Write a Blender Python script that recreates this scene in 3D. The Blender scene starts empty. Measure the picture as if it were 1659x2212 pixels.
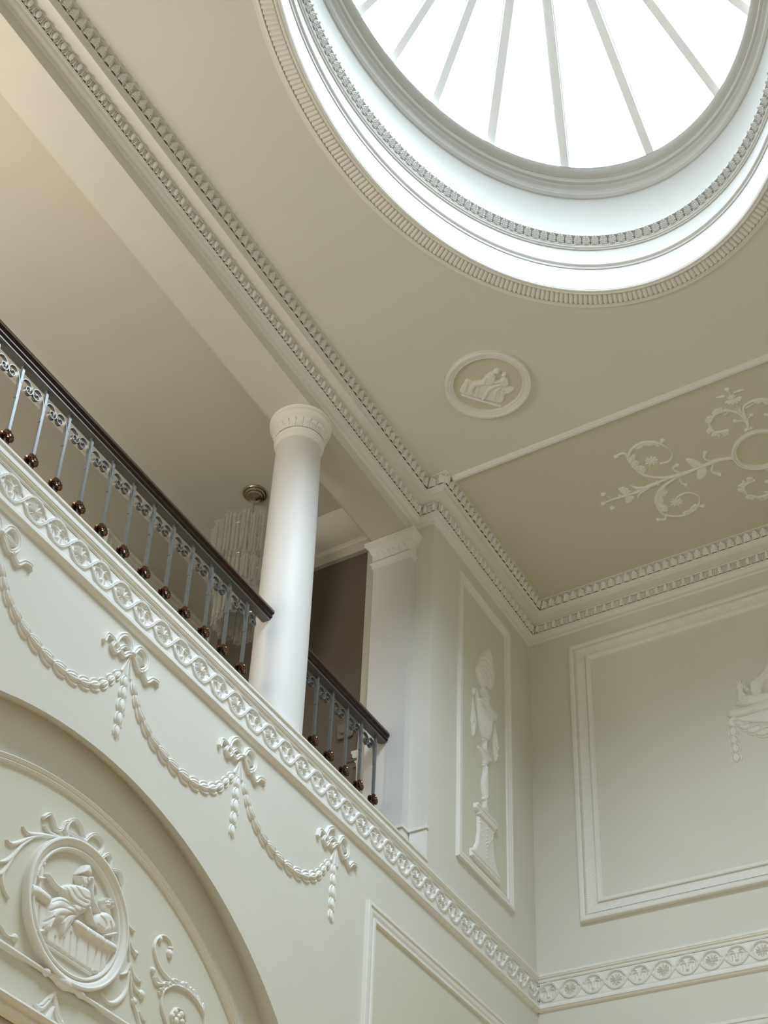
import bpy, math, random
import numpy as np
from mathutils import Matrix, Vector

random.seed(7); rng = np.random.default_rng(7)
SC = bpy.context.scene
COL = SC.collection
pi = math.pi

# ------------------------------------------------------------------ camera
# model units are turned into metres by K; the floor is at z = 0 m
K, ZO = 0.76, 0.36
RM = np.array([[0.54226438, -0.83678613, 0.07575171],
               [0.51143137, 0.25719813, -0.81993114],
               [0.66662381, 0.48336125, 0.56742806]])
FPX, CXP, CYP = 3324.38919, 583.88662, 1638.872831
CAM = np.array([-2.2235 * 5.5, -5.5, 1.5])

cam = bpy.data.cameras.new('camera')
co = bpy.data.objects.new('camera', cam); COL.objects.link(co)
m = Matrix(((RM[0][0], -RM[1][0], -RM[2][0], CAM[0] * K),
            (RM[0][1], -RM[1][1], -RM[2][1], CAM[1] * K),
            (RM[0][2], -RM[1][2], -RM[2][2], CAM[2] * K + ZO), (0, 0, 0, 1)))
co.matrix_world = m
cam.sensor_fit = 'VERTICAL'; cam.sensor_height = 24; cam.sensor_width = 18
cam.lens = FPX * 24 / 2212
cam.shift_x = (829.5 - CXP) / 2212
cam.shift_y = (CYP - 1106) / 2212
cam.clip_start = .05; cam.clip_end = 200
SC.camera = co

# ------------------------------------------------------------------ world, light, exposure
wd = bpy.data.worlds.new('sky'); SC.world = wd; wd.use_nodes = True
bg = wd.node_tree.nodes['Background']
bg.inputs[1].default_value = 43.0
# veiled high sun: the sky is brightest round it and falls off towards the horizon
wn = wd.node_tree.nodes; wl = wd.node_tree.links
wtc = wn.new('ShaderNodeTexCoord'); wsp = wn.new('ShaderNodeVectorMath'); wsp.operation = 'DOT_PRODUCT'; wsp.inputs[1].default_value = (-.36, -.22, .907); wcr = wn.new('ShaderNodeValToRGB')
wl.new(wtc.outputs['Generated'], wsp.inputs[0]); wl.new(wsp.outputs['Value'], wcr.inputs['Fac']); wl.new(wcr.outputs['Color'], bg.inputs[0])
SKY = [(0, .02), (.35, .13), (.55, .36), (.70, .58), (.80, .72), (.90, .88), (1, 1.0)]
while len(wcr.color_ramp.elements) < len(SKY): wcr.color_ramp.elements.new(.5)
for e_, (p_, v_) in zip(wcr.color_ramp.elements, SKY):
    e_.position = p_; e_.color = (v_ * .715, v_ * .865, v_, 1)
SC.view_settings.view_transform = 'Standard'
SC.view_settings.look = 'None'
SC.view_settings.gamma = 1
SC.view_settings.use_curve_mapping = False
SC.view_settings.exposure = 0.08
try:
    SC.cycles.use_denoising = True
    SC.cycles.max_bounces = 14
    SC.cycles.diffuse_bounces = 10
    SC.cycles.transparent_max_bounces = 24
    SC.cycles.transmission_bounces = 8
    SC.cycles.glossy_bounces = 4
    SC.cycles.sample_clamp_indirect = 8
    SC.cycles.caustics_reflective = False
    SC.cycles.caustics_refractive = False
except Exception:
    pass


def area(name, loc, size, rot, power, color=(1, 1, 1), portal=False, shape='RECTANGLE'):
    l = bpy.data.lights.new(name, 'AREA'); l.shape = shape
    l.size = size[0] * K; l.size_y = size[1] * K; l.energy = power; l.color = color
    o = bpy.data.objects.new(name, l); COL.objects.link(o)
    o.location = (loc[0] * K, loc[1] * K, loc[2] * K + ZO); o.rotation_euler = rot
    if portal: l.cycles.is_portal = True
    return o


# daylight coming through the oval roof light
area('roof_portal', (-6.285, -3.03, 14.24), (5.0, 3.2), (0, 0, 0), 1, portal=True, shape='ELLIPSE')
# added fill light behind the camera, lifts the back wall; no window there
area('front_fill_light', (-12.5, -2.9, 5.2), (4.4, 3.4), (0, -pi / 2, 0), 25, (.86, .93, 1))
# daylight of the gallery windows beyond the left edge of the picture
area('gallery_window_light', (-10.1, 1.5, 9.4), (1.8, 1.6), (0, -pi / 2 - .42, 0), 78, (1, .95, .87))


# ------------------------------------------------------------------ materials
def mat(name, col, rough=.6, metal=0, var=.03, scale=6, bump=0, bscale=60, spec=.3, coat=0):
    M = bpy.data.materials.new(name); M.use_nodes = True
    nt = M.node_tree; N = nt.nodes; L = nt.links
    b = N['Principled BSDF']
    b.inputs['Roughness'].default_value = rough; b.inputs['Metallic'].default_value = metal
    b.inputs['Specular IOR Level'].default_value = spec
    if coat: b.inputs['Coat Weight'].default_value = coat
    tc = N.new('ShaderNodeTexCoord')
    nz = N.new('ShaderNodeTexNoise'); nz.inputs['Scale'].default_value = scale; nz.inputs['Detail'].default_value = 4
    L.new(tc.outputs['Object'], nz.inputs['Vector'])
    cr = N.new('ShaderNodeValToRGB')
    cr.color_ramp.elements[0].position = .3; cr.color_ramp.elements[1].position = .7
    cr.color_ramp.elements[0].color = (*[max(0, c * (1 - var)) for c in col], 1)
    cr.color_ramp.elements[1].color = (*[min(1, c * (1 + var)) for c in col], 1)
    L.new(nz.outputs['Fac'], cr.inputs['Fac']); L.new(cr.outputs['Color'], b.inputs['Base Color'])
    if bump:
        n2 = N.new('ShaderNodeTexNoise'); n2.inputs['Scale'].default_value = bscale; n2.inputs['Detail'].default_value = 3
        L.new(tc.outputs['Object'], n2.inputs['Vector'])
        bp = N.new('ShaderNodeBump'); bp.inputs['Strength'].default_value = bump; bp.inputs['Distance'].default_value = .004
        L.new(n2.outputs['Fac'], bp.inputs['Height']); L.new(bp.outputs['Normal'], b.inputs['Normal'])
    return M


M_WALL = mat('wall_paint', (.70, .682, .625), .75, var=.012, scale=2, bump=.05, bscale=90)
M_CEIL = mat('ceiling_paint', (.69, .68, .605), .8, var=.012, scale=1.5, bump=.04, bscale=90)
M_PANEL = mat('panel_paint', (.67, .655, .565), .75, var=.012, scale=2)
M_CPANEL = mat('ceiling_panel_paint', (.62, .595, .475), .8, var=.012, scale=2)
M_TRIM = mat('plaster_white', (.80, .785, .75), .6, var=.015, scale=5, bump=.05, bscale=120)
M_ORN = mat('ornament_white', (.80, .785, .75), .6, var=.02, scale=20)
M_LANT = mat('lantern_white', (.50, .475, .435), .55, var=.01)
M_COLM = mat('column_paint', (.69, .67, .655), .5, var=.008, scale=3)
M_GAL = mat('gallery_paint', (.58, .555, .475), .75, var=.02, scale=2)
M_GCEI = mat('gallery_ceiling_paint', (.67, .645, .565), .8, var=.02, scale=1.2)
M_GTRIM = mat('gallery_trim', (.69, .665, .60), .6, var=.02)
M_DOOR = mat('door_paint', (.42, .39, .34), .5, var=.02)
M_BROWN = mat('brown_wall', (.15, .12, .095), .8, var=.04)
M_IRON = mat('painted_iron', (.135, .142, .145), .30, metal=.25, var=.08, scale=40, spec=.6)
M_WOOD = mat('mahogany', (.030, .012, .008), .24, var=.3, scale=30, spec=.28)
M_BRONZE = mat('bronze_rosette', (.16, .09, .06), .2, metal=.8, var=.4, scale=70, spec=.7)
M_NICKEL = mat('polished_nickel', (.62, .55, .42), .16, metal=1, var=.05)
M_BULB = mat('frosted_bulb', (.85, .78, .6), .3)
M_PLAST = mat('alarm_plastic', (.20, .175, .14), .5)
M_BAR = mat('glazing_bar_paint', (.74, .72, .68), .5, var=.01)
M_FLOOR = mat('oak_floor', (.80, .50, .15), .45, var=.12, scale=1.5)
M_BFLOOR = mat('gallery_floor', (.36, .25, .16), .5, var=.1)


def glassmat(name, tint, opac, rough=.05):
    M = bpy.data.materials.new(name); M.use_nodes = True
    nt = M.node_tree; N = nt.nodes; L = nt.links; N.remove(N['Principled BSDF'])
    tr = N.new('ShaderNodeBsdfTransparent'); tr.inputs[0].default_value = (*tint, 1)
    gl = N.new('ShaderNodeBsdfGlossy'); gl.inputs['Roughness'].default_value = rough
    d1 = N.new('ShaderNodeBsdfTranslucent'); d1.inputs[0].default_value = (.9, .9, .87, 1); d2 = N.new('ShaderNodeBsdfDiffuse'); d2.inputs[0].default_value = (.9, .9, .87, 1)
    df = N.new('ShaderNodeMixShader'); df.inputs[0].default_value = .5; L.new(d1.outputs[0], df.inputs[1]); L.new(d2.outputs[0], df.inputs[2])
    fr = N.new('ShaderNodeFresnel'); fr.inputs['IOR'].default_value = 1.45
    nz = N.new('ShaderNodeTexNoise'); nz.inputs['Scale'].default_value = 14
    mt = N.new('ShaderNodeMath'); mt.operation = 'MULTIPLY_ADD'
    mt.inputs[1].default_value = opac * .6; mt.inputs[2].default_value = opac * .7
    fs = N.new('ShaderNodeMath'); fs.operation = 'MULTIPLY'; fs.inputs[1].default_value = .45; L.new(fr.outputs[0], fs.inputs[0])
    L.new(nz.outputs['Fac'], mt.inputs[0])
    m1 = N.new('ShaderNodeMixShader'); m2 = N.new('ShaderNodeMixShader')
    L.new(mt.outputs[0], m1.inputs[0]); L.new(tr.outputs[0], m1.inputs[1]); L.new(df.outputs[0], m1.inputs[2])
    L.new(fs.outputs[0], m2.inputs[0]); L.new(m1.outputs[0], m2.inputs[1]); L.new(gl.outputs[0], m2.inputs[2])
    L.new(m2.outputs[0], N['Material Output'].inputs['Surface'])
    return M


M_PANE = glassmat('clear_pane', (.97, .985, .98), 0.0)
M_GLASS = glassmat('ribbed_glass', (.99, .99, .98), .30, .2)


# ------------------------------------------------------------------ mesh helpers
def Tw(V):
    V = np.asarray(V, float).reshape(-1, 3) * K
    V[:, 2] += ZO
    return V


def link(name, data, parent=None):
    o = bpy.data.objects.new(name, data); COL.objects.link(o)
    if parent is not None: o.parent = parent
    return o


def root_loc(p):
    while p is not None and p.parent is not None: p = p.parent
    return np.array(p.location) if p is not None else np.zeros(3)


def mesh_data(name, V, F, material, smooth=True, angle=35, raw=False, loc=None):
    V = np.asarray(V, float).reshape(-1, 3)
    V = V * K if raw else Tw(V)
    if loc is not None: V = V - loc
    me = bpy.data.meshes.new(name)
    if isinstance(F, np.ndarray):
        nf, k = F.shape
        me.vertices.add(len(V)); me.vertices.foreach_set('co', V.ravel())
        me.loops.add(nf * k); me.loops.foreach_set('vertex_index', F.ravel().astype(np.int32))
        me.polygons.add(nf); me.polygons.foreach_set('loop_start', np.arange(0, nf * k, k, dtype=np.int32))
        me.polygons.foreach_set('loop_total', np.full(nf, k, dtype=np.int32))
        me.update(calc_edges=True); me.validate()
    else:
        me.from_pydata(V.tolist(), [], [tuple(map(int, f)) for f in F]); me.validate(); me.update()
    me.materials.append(material)
    if smooth:
        me.polygons.foreach_set('use_smooth', np.ones(len(me.polygons), bool))
        if angle: me.set_sharp_from_angle(angle=math.radians(angle))
    return me


def mk(name, V, F, material, parent=None, smooth=True, angle=35):
    o = link(name, mesh_data(name, V, F, material, smooth, angle, loc=root_loc(parent)), parent)
    return o


class MB:
    def __init__(s): s.V = []; s.F = []; s.n = 0

    def add(s, V, F):
        V = np.asarray(V, float).reshape(-1, 3)
        s.V.append(V); s.F += [tuple(int(i) + s.n for i in f) for f in F]; s.n += len(V); return s

    def box(s, a, b):
        x0, y0, z0 = np.minimum(a, b); x1, y1, z1 = np.maximum(a, b)
        V = [(x0, y0, z0), (x1, y0, z0), (x1, y1, z0), (x0, y1, z0), (x0, y0, z1), (x1, y0, z1), (x1, y1, z1), (x0, y1, z1)]
        return s.add(V, [(3, 2, 1, 0), (4, 5, 6, 7), (0, 1, 5, 4), (1, 2, 6, 5), (2, 3, 7, 6), (3, 0, 4, 7)])

    def quad(s, *p): return s.add(p, [tuple(range(len(p)))])

    def lathe(s, prof, c, seg=48, z0=0):
        n = len(prof); V = []
        for i in range(seg):
            a = 2 * pi * i / seg
            for r, z in prof: V.append((c[0] + r * math.cos(a), c[1] + r * math.sin(a), z0 + z))
        F = [(i * n + j, ((i + 1) % seg) * n + j, ((i + 1) % seg) * n + j + 1, i * n + j + 1) for i in range(seg) for j in range(n - 1)]
        return s.add(V, F)

    def tube(s, P, r, seg=8, caps=True):
        P = np.asarray(P, float); n = len(P)
        r = np.broadcast_to(r, (n,)) if np.ndim(r) else np.full(n, r)
        Tn = np.gradient(P, axis=0); Tn /= np.linalg.norm(Tn, axis=1)[:, None]
        up = np.array([0, 0, 1.]) if abs(Tn[0][2]) < .9 else np.array([1., 0, 0])
        V = []
        for i in range(n):
            a = np.cross(Tn[i], up); a /= np.linalg.norm(a); b = np.cross(a, Tn[i]); up = b if abs(b @ up) > .2 else up
            for k in range(seg):
                t = 2 * pi * k / seg; V.append(P[i] + r[i] * (math.cos(t) * a + math.sin(t) * b))
        F = [(i * seg + k, i * seg + (k + 1) % seg, (i + 1) * seg + (k + 1) % seg, (i + 1) * seg + k) for i in range(n - 1) for k in range(seg)]
        if caps: F += [tuple(range(seg - 1, -1, -1)), tuple((n - 1) * seg + k for k in range(seg))]
        return s.add(V, F)

    def build(s, name, material, parent=None, smooth=True, angle=35):
        return mk(name, np.concatenate(s.V), s.F, material, parent, smooth, angle)


def tag(o, label=None, cat=None, group=None, kind=None):
    if label: o['label'] = label
    if cat: o['category'] = cat
    if group: o['group'] = group
    if kind: o['kind'] = kind
    return o


def struct(o): o['kind'] = 'structure'; return o


def empty(name, loc, label, cat, group=None):
    o = bpy.data.objects.new(name, None); COL.objects.link(o); o.empty_display_size = .1
    o.location = Tw([loc])[0]
    return tag(o, label, cat, group)


# planes: a pixel of the photograph's geometry -> a point on a real surface
def ray(x, y): return RM.T @ np.array([x - CXP, y - CYP, FPX])


class Plane:
    def __init__(s, O, U, V):
        s.O = np.array(O, float); s.U = np.array(U, float); s.V = np.array(V, float); s.N = np.cross(s.U, s.V)

    def uv(s, x, y):
        d = ray(x, y); p = CAM + d * ((s.N @ (s.O - CAM)) / (s.N @ d)); q = p - s.O
        return np.array([q @ s.U, q @ s.V])

    def pos(s, U, V, H):
        return s.O + np.multiply.outer(U, s.U) + np.multiply.outer(V, s.V) + np.multiply.outer(H, s.N)


def crop(pl, x0, y0, sc): return lambda pts: np.array([pl.uv(x0 + a / sc, y0 + b / sc) for a, b in pts])


def smooth(P, k=6, closed=False):
    P = np.asarray(P, float); n = len(P); out = []
    rngi = range(n) if closed else range(n - 1)
    for i in rngi:
        g = (lambda j: P[j % n]) if closed else (lambda j: P[min(max(j, 0), n - 1)])
        p0, p1, p2, p3 = g(i - 1), g(i), g(i + 1), g(i + 2)
        for t in np.arange(k) / k:
            out.append(.5 * (2 * p1 + (p2 - p0) * t + (2 * p0 - 5 * p1 + 4 * p2 - p3) * t * t + (3 * p1 - p0 - 3 * p2 + p3) * t ** 3))
    if not closed: out.append(P[-1])
    return np.array(out)


class Relief:
    """low relief on a plane: a height field grown from strokes, outlines and grooves, cut where it meets the wall"""
    def __init__(s, bb, res):
        (u0, v0), (u1, v1) = bb
        s.u = np.arange(u0, u1 + res, res); s.v = np.arange(v0, v1 + res, res)
        s.U, s.Vv = np.meshgrid(s.u, s.v); s.H = np.full(s.U.shape, -.003); s.res = res

    def _win(s, P, r):
        i0 = np.searchsorted(s.u, P[:, 0].min() - r) - 1; i1 = np.searchsorted(s.u, P[:, 0].max() + r) + 2
        j0 = np.searchsorted(s.v, P[:, 1].min() - r) - 1; j1 = np.searchsorted(s.v, P[:, 1].max() + r) + 2
        return slice(max(j0, 0), max(j1, 0)), slice(max(i0, 0), max(i1, 0))

    def _put(s, w, h, add):
        if add: s.H[w] = np.where((s.H[w] > 0) & (h > 0), s.H[w] + h, s.H[w])
        else: s.H[w] = np.maximum(s.H[w], h)

    def _seg(s, w, P, rad=None):
        U, V = s.U[w], s.Vv[w]; best = np.full(U.shape, 1e9); rr = np.full(U.shape, 1e-9)
        for i in range(len(P) - 1):
            a, b = P[i], P[i + 1]; d = b - a; L = d @ d + 1e-12
            t = np.clip(((U - a[0]) * d[0] + (V - a[1]) * d[1]) / L, 0, 1)
            D = np.hypot(U - a[0] - t * d[0], V - a[1] - t * d[1])
            if rad is None:
                best = np.minimum(best, D)
            else:
                r = rad[i] + (rad[i + 1] - rad[i]) * t
                k = D / r; upd = k < best; best = np.where(upd, k, best); rr = np.where(upd, r, rr)
        return best, rr

    def stroke(s, P, r, h, flat=0, sm=True, base=0, add=False):
        P = np.asarray(P, float); n0 = len(P)
        r = np.full(n0, r, float) if np.ndim(r) == 0 else np.interp(np.linspace(0, 1, n0), np.linspace(0, 1, len(r)), r)
        if sm and n0 > 2:
            Q = smooth(np.column_stack([P, r]), 5); P, r = Q[:, :2], np.maximum(Q[:, 2], 1e-4)
        w = s._win(P, r.max() * 1.3); k, rr = s._seg(w, P, r)
        if k.size == 0: return s
        if flat: f = np.sqrt(np.clip(1 - np.clip((k - (1 - flat)) / flat, 0, 1) ** 2, 0, 1))
        else: f = np.sqrt(np.clip(1 - k * k, 0, 1))
        s._put(w, np.where(k < 1, base + h * f, -.003), add); return s

    def dot(s, p, r, h, base=0, ry=None, ang=0):
        p = np.asarray(p, float); ry = ry or r; R = max(r, ry)
        w = s._win(p[None], R * 1.2); x = s.U[w] - p[0]; y = s.Vv[w] - p[1]
        c, si = math.cos(ang), math.sin(ang)
        k = np.hypot((x * c + y * si) / r, (-x * si + y * c) / ry)
        s._put(w, np.where(k < 1, base + h * np.sqrt(np.clip(1 - k * k, 0, 1)), -.003), False); return s

    def poly(s, P, bev, h, sm=True, base=0):
        P = np.asarray(P, float)
        if sm: P = smooth(P, 4, True)
        w = s._win(P, bev); U, V = s.U[w], s.Vv[w]
        if U.size == 0: return s
        ins = np.zeros(U.shape, bool)
        for a, b in zip(P, np.roll(P, -1, 0)):
            if a[1] == b[1]: continue
            c = ((a[1] > V) != (b[1] > V)) & (U < (b[0] - a[0]) * (V - a[1]) / (b[1] - a[1]) + a[0]); ins ^= c
        d, _ = s._seg(w, np.vstack([P, P[:1]]))
        f = np.sqrt(np.clip(1 - (1 - np.clip(d / bev, 0, 1)) ** 2, 0, 1))
        s._put(w, np.where(ins, base + h * f, -.003), False); return s

    def groove(s, P, wd_, dp, sm=True):
        P = np.asarray(P, float)
        if sm and len(P) > 2: P = smooth(P, 5)
        w = s._win(P, wd_ * 3); d, _ = s._seg(w, P)
        if d.size == 0: return s
        s.H[w] = np.where(s.H[w] > 0, np.maximum(s.H[w] - dp * np.exp(-(d / wd_) ** 2), .001), s.H[w]); return s

    def leaf(s, P, wd_, h, lobes=6, side=1, base=0):
        """acanthus leaf lying along a stem: row of overlapping lobes on one side"""
        Q = smooth(P, 6); T_ = np.gradient(Q, axis=0); T_ /= np.linalg.norm(T_, axis=1)[:, None] + 1e-9
        Nn = np.column_stack([-T_[:, 1], T_[:, 0]]) * side
        cs_ = np.r_[0, np.cumsum(np.linalg.norm(np.diff(Q, axis=0), axis=1))]; L_ = cs_[-1]
        k = 0; d = wd_ * .35
        while d < L_ * .97:
            t = d / L_; i = min(int(np.searchsorted(cs_, d)), len(Q) - 1); grow = math.sin(pi * ((t * lobes / 2) % 1 * .75 + .2))
            ww = wd_ * (.40 + .62 * grow); a = Q[i]; b = a + Nn[i] * ww * .80 + T_[i] * ww * .40
            s.stroke([a, (a + b) / 2, b], [wd_ * .20, wd_ * .27, wd_ * .25], h * (.85 + .2 * (k % 2)), base=base, sm=False)
            s.groove([a + Nn[i] * wd_ * .15, b], wd_ * .05, h * .35, False)
            d += wd_ * .40; k += 1
        s.stroke(P, wd_ * .16, h, base=base)
        return s

    def mesh(s, pl, lift=0):
        H = s.H; H[0] = H[-1] = -.003; H[:, 0] = H[:, -1] = -.003; on = H > 0
        c = on[:-1, :-1] | on[1:, :-1] | on[:-1, 1:] | on[1:, 1:]
        ny, nx = H.shape; idx = np.arange(ny * nx).reshape(ny, nx)
        F = np.stack([idx[:-1, :-1][c], idx[:-1, 1:][c], idx[1:, 1:][c], idx[1:, :-1][c]], 1)
        used = np.unique(F); re = np.zeros(ny * nx, int); re[used] = np.arange(len(used))
        P = pl.pos(s.U.ravel()[used], s.Vv.ravel()[used], H.ravel()[used] + lift)
        return P, re[F]

    def build(s, name, pl, material, parent=None, lift=0, angle=60):
        V, F = s.mesh(pl, lift); return mk(name, V, F, material, parent, True, angle)

    def tile(s):
        """grid heights as a tile; heights under the surface are kept at 0"""
        return s.U, s.Vv, np.maximum(s.H, 0)


PW = Plane((0, 0, 0), (1, 0, 0), (0, 0, 1))            # left wall, u = x, v = z
PT = Plane((0, .15, 0), (1, 0, 0), (0, 0, 1))          # recessed tympanum
PB = Plane((0, 0, 0), (0, -1, 0), (0, 0, 1))           # back wall, u = -y
ZC = 12.70
PC = Plane((0, 0, ZC), (1, 0, 0), (0, -1, 0))          # ceiling, u = x, v = -y

X0, Y0 = -12.57, -6.06      # far ends of the hall
ZF = -ZO / K                # floor
XM = -6.285                 # middle of the hall
XR, XL = -2.22, 2 * XM + 2.22
ZB = 8.36                   # gallery edge
OC = (XM, -3.03); OA, OB = 2.577, 1.737


def grid_faces(ny, nx, closed_y=False):
    idx = np.arange(ny * nx).reshape(ny, nx)
    if closed_y: idx = np.vstack([idx, idx[:1]])
    return np.stack([idx[:-1, :-1].ravel(), idx[:-1, 1:].ravel(), idx[1:, 1:].ravel(), idx[1:, :-1].ravel()], 1)


# ------------------------------------------------------------------ structure: shell
# left wall with arched recess
AO = (-6.427, 3.870, 3.025)      # outer arch edge on the wall face
AI = (-6.346, 4.202, 2.782)      # inner edge on the recess plane
mb = MB()
NA = 72
oc = [(AO[0] - AO[2] * math.cos(pi * i / NA), AO[1] + AO[2] * math.sin(pi * i / NA)) for i in range(NA + 1)]
ic = [(AI[0] - AI[2] * math.cos(pi * i / NA), AI[1] + AI[2] * math.sin(pi * i / NA)) for i in range(NA + 1)]
for i in range(NA):
    (xa, za), (xb, zb) = oc[i], oc[i + 1]
    mb.quad((xa, 0, za), (xb, 0, zb), (xb, 0, ZB), (xa, 0, ZB))
mb.quad((X0, 0, ZF), (oc[0][0], 0, ZF), (oc[0][0], 0, ZB), (X0, 0, ZB))
mb.quad((oc[-1][0], 0, ZF), (0, 0, ZF), (0, 0, ZB), (oc[-1][0], 0, ZB))
mb.quad((XR, 0, ZB), (0, 0, ZB), (0, 0, ZC), (XR, 0, ZC))
mb.quad((X0, 0, ZB), (XL, 0, ZB), (XL, 0, ZC), (X0, 0, ZC))
oc2 = [(oc[0][0], ZF)] + oc + [(oc[-1][0], ZF)]; ic2 = [(ic[0][0], ZF)] + ic + [(ic[-1][0], ZF)]
for i in range(len(oc2) - 1):
    pts = []
    mid = lambda k, t: ((1 - t) * oc2[k][0] + t * ic2[k][0], .15 * (t ** .8), (1 - t) * oc2[k][1] + t * ic2[k][1])
    for t0, t1 in ((0, .5), (.5, 1)):
        mb.quad(mid(i, t0), mid(i, t1), mid(i + 1, t1), mid(i + 1, t0))
mb.quad((-9.4, .15, ZF), (-3.3, .15, ZF), (-3.3, .15, 7.3), (-9.4, .15, 7.3))
# returns of the wall at the gallery opening, wall over the beam, solid core under gallery
mb.quad((XR, 0, 8.3), (XR, 0, 12.5), (XR, .2, 12.5), (XR, .2, 8.3))
mb.quad((XL, 0, 8.3), (XL, .21, 8.3), (XL, .21, 12.5), (XL, 0, 12.5))
struct(mb.build('wall_left', M_WALL, smooth=True, angle=30))

mb = MB(); mb.box((0, Y0 - .1, ZF), (.25, .6, 12.9)); struct(mb.build('wall_back', M_WALL, smooth=False))
mb = MB(); mb.box((X0, Y0, ZF), (0, Y0 - .25, 12.9)); struct(mb.build('wall_right', M_WALL, smooth=False))
# front wall (behind the camera), solid
wy0, wy1, wz0, wz1 = -3.9, -1.3, 2.8, 6.4
mb = MB(); xf0, xf1 = X0 - .25, X0
mb.box((xf0, Y0, ZF), (xf1, 0, 12.9))
struct(mb.build('wall_front', M_WALL, smooth=False))
# floor, gallery floor
mb = MB(); mb.box((X0 - .3, Y0 - .3, ZF - .1), (.3, .6, ZF)); struct(mb.build('floor', M_FLOOR, smooth=False))
mb = MB(); mb.box((X0, .02, 8.05), (XR, 2.9, 8.38)); mb.box((XR - .01, .7, 8.05), (.2, 2.9, 8.38))
struct(mb.build('floor_gallery', M_BFLOOR, smooth=False))

# ceiling with the oval opening
NO = 160
an = np.linspace(0, 2 * pi, NO, endpoint=False)


def ell(off, z, a=an): return np.column_stack([OC[0] + (OA + off) * np.cos(a), OC[1] + (OB + off) * np.sin(a), np.full(len(a), z)])


inner = ell(.02, ZC); outer = []
cx0, cx1, cy0, cy1 = X0 - .1, .1, Y0 - .1, .3
for a in an:
    dx, dy = math.cos(a), math.sin(a)
    tx = (cx1 - OC[0]) / dx if dx > 1e-9 else ((cx0 - OC[0]) / dx if dx < -1e-9 else 1e9)
    ty = (cy1 - OC[1]) / dy if dy > 1e-9 else ((cy0 - OC[1]) / dy if dy < -1e-9 else 1e9)
    t = min(tx, ty); outer.append((OC[0] + dx * t, OC[1] + dy * t, ZC))
outer = np.array(outer)
# four corners
V = np.vstack([inner, outer, [(cx0, cy0, ZC), (cx1, cy0, ZC), (cx1, cy1, ZC), (cx0, cy1, ZC)]])
F = [(i, (i + 1) % NO, NO + (i + 1) % NO, NO + i) for i in range(NO)]
for ci, (cx, cy) in enumerate(((cx0, cy0), (cx1, cy0), (cx1, cy1), (cx0, cy1))):
    for i in range(NO):
        j = (i + 1) % NO; A_, B_ = outer[i], outer[j]
        if abs(A_[0] - B_[0]) > 1e-6 and abs(A_[1] - B_[1]) > 1e-6 and math.hypot(A_[0] - cx, A_[1] - cy) < 1 and math.hypot(B_[0] - cx, B_[1] - cy) < 1:
            F.append((NO + i, NO + j, 2 * NO + ci))
struct(mk('ceiling', V, F, M_CEIL, smooth=False))


# oval drum and its mouldings
def oval(profile, name, material, angle=28):
    """profile: list of (offset from drum wall, z); positive = outward"""
    n = len(profile)
    V = np.concatenate([ell(o, z)[:, None, :] for o, z in profile], 1).reshape(-1, 3)
    return mk(name, V, grid_faces(NO, n, True), material, smooth=True, angle=angle)


def arcp(p0, p1, bulge, n=6):
    p0 = np.array(p0, float); p1 = np.array(p1, float); d = p1 - p0; nn = np.array([-d[1], d[0]])
    return [tuple(p0 + d * t + nn * bulge * 4 * t * (1 - t)) for t in np.linspace(0, 1, n)]


drum = [(0, 12.66), (0, 14.18)]
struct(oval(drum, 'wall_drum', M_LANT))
ring = [(.215, ZC + .01), (.213, 12.675)] + arcp((.205, 12.672), (.175, 12.66), -.2) + [(.168, 12.66), (.166, 12.684), (.056, 12.684), (.055, 12.655)] + \
    arcp((.052, 12.653), (.03, 12.647), .35) + [(.028, 12.652)] + arcp((.024, 12.650), (.004, 12.655), .3) + [(0, 12.665), (.001, 12.72)]
struct(oval(ring, 'trim_1', M_TRIM))
bead = [(.003, 12.925), (-.008, 12.928), (-.012, 12.938)] + arcp((-.014, 12.945), (-.014, 12.985), .45) + [(-.004, 12.99), (.003, 13.0)]
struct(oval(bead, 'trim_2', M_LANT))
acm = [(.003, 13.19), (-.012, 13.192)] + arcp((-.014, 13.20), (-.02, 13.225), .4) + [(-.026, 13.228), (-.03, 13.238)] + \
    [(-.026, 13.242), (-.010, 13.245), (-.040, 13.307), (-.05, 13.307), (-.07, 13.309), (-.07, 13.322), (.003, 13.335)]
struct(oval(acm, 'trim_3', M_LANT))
top = [(.003, 13.93), (-.015, 13.935)] + arcp((-.018, 13.94), (-.026, 13.985), .35) + [(-.03, 13.99)] + arcp((-.032, 13.995), (-.055, 14.045), -.3) + \
    [(-.06, 14.05), (-.062, 14.065), (-.085, 14.07), (-.088, 14.10)] + [(-.088, 14.12), (-.096, 14.122)] + arcp((-.098, 14.128), (-.13, 14.215), .38, 8) + [(-.13, 14.23), (.1, 14.25)]
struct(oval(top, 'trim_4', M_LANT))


# tiles along the oval
def arc_param(off, n):
    a = np.linspace(0, 2 * pi, 4001); P = ell(off, 0, a)[:, :2]; s = np.r_[0, np.cumsum(np.linalg.norm(np.diff(P, axis=0), axis=1))]
    return np.interp(np.linspace(0, s[-1], n, endpoint=False), s, a), s[-1] / n


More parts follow.
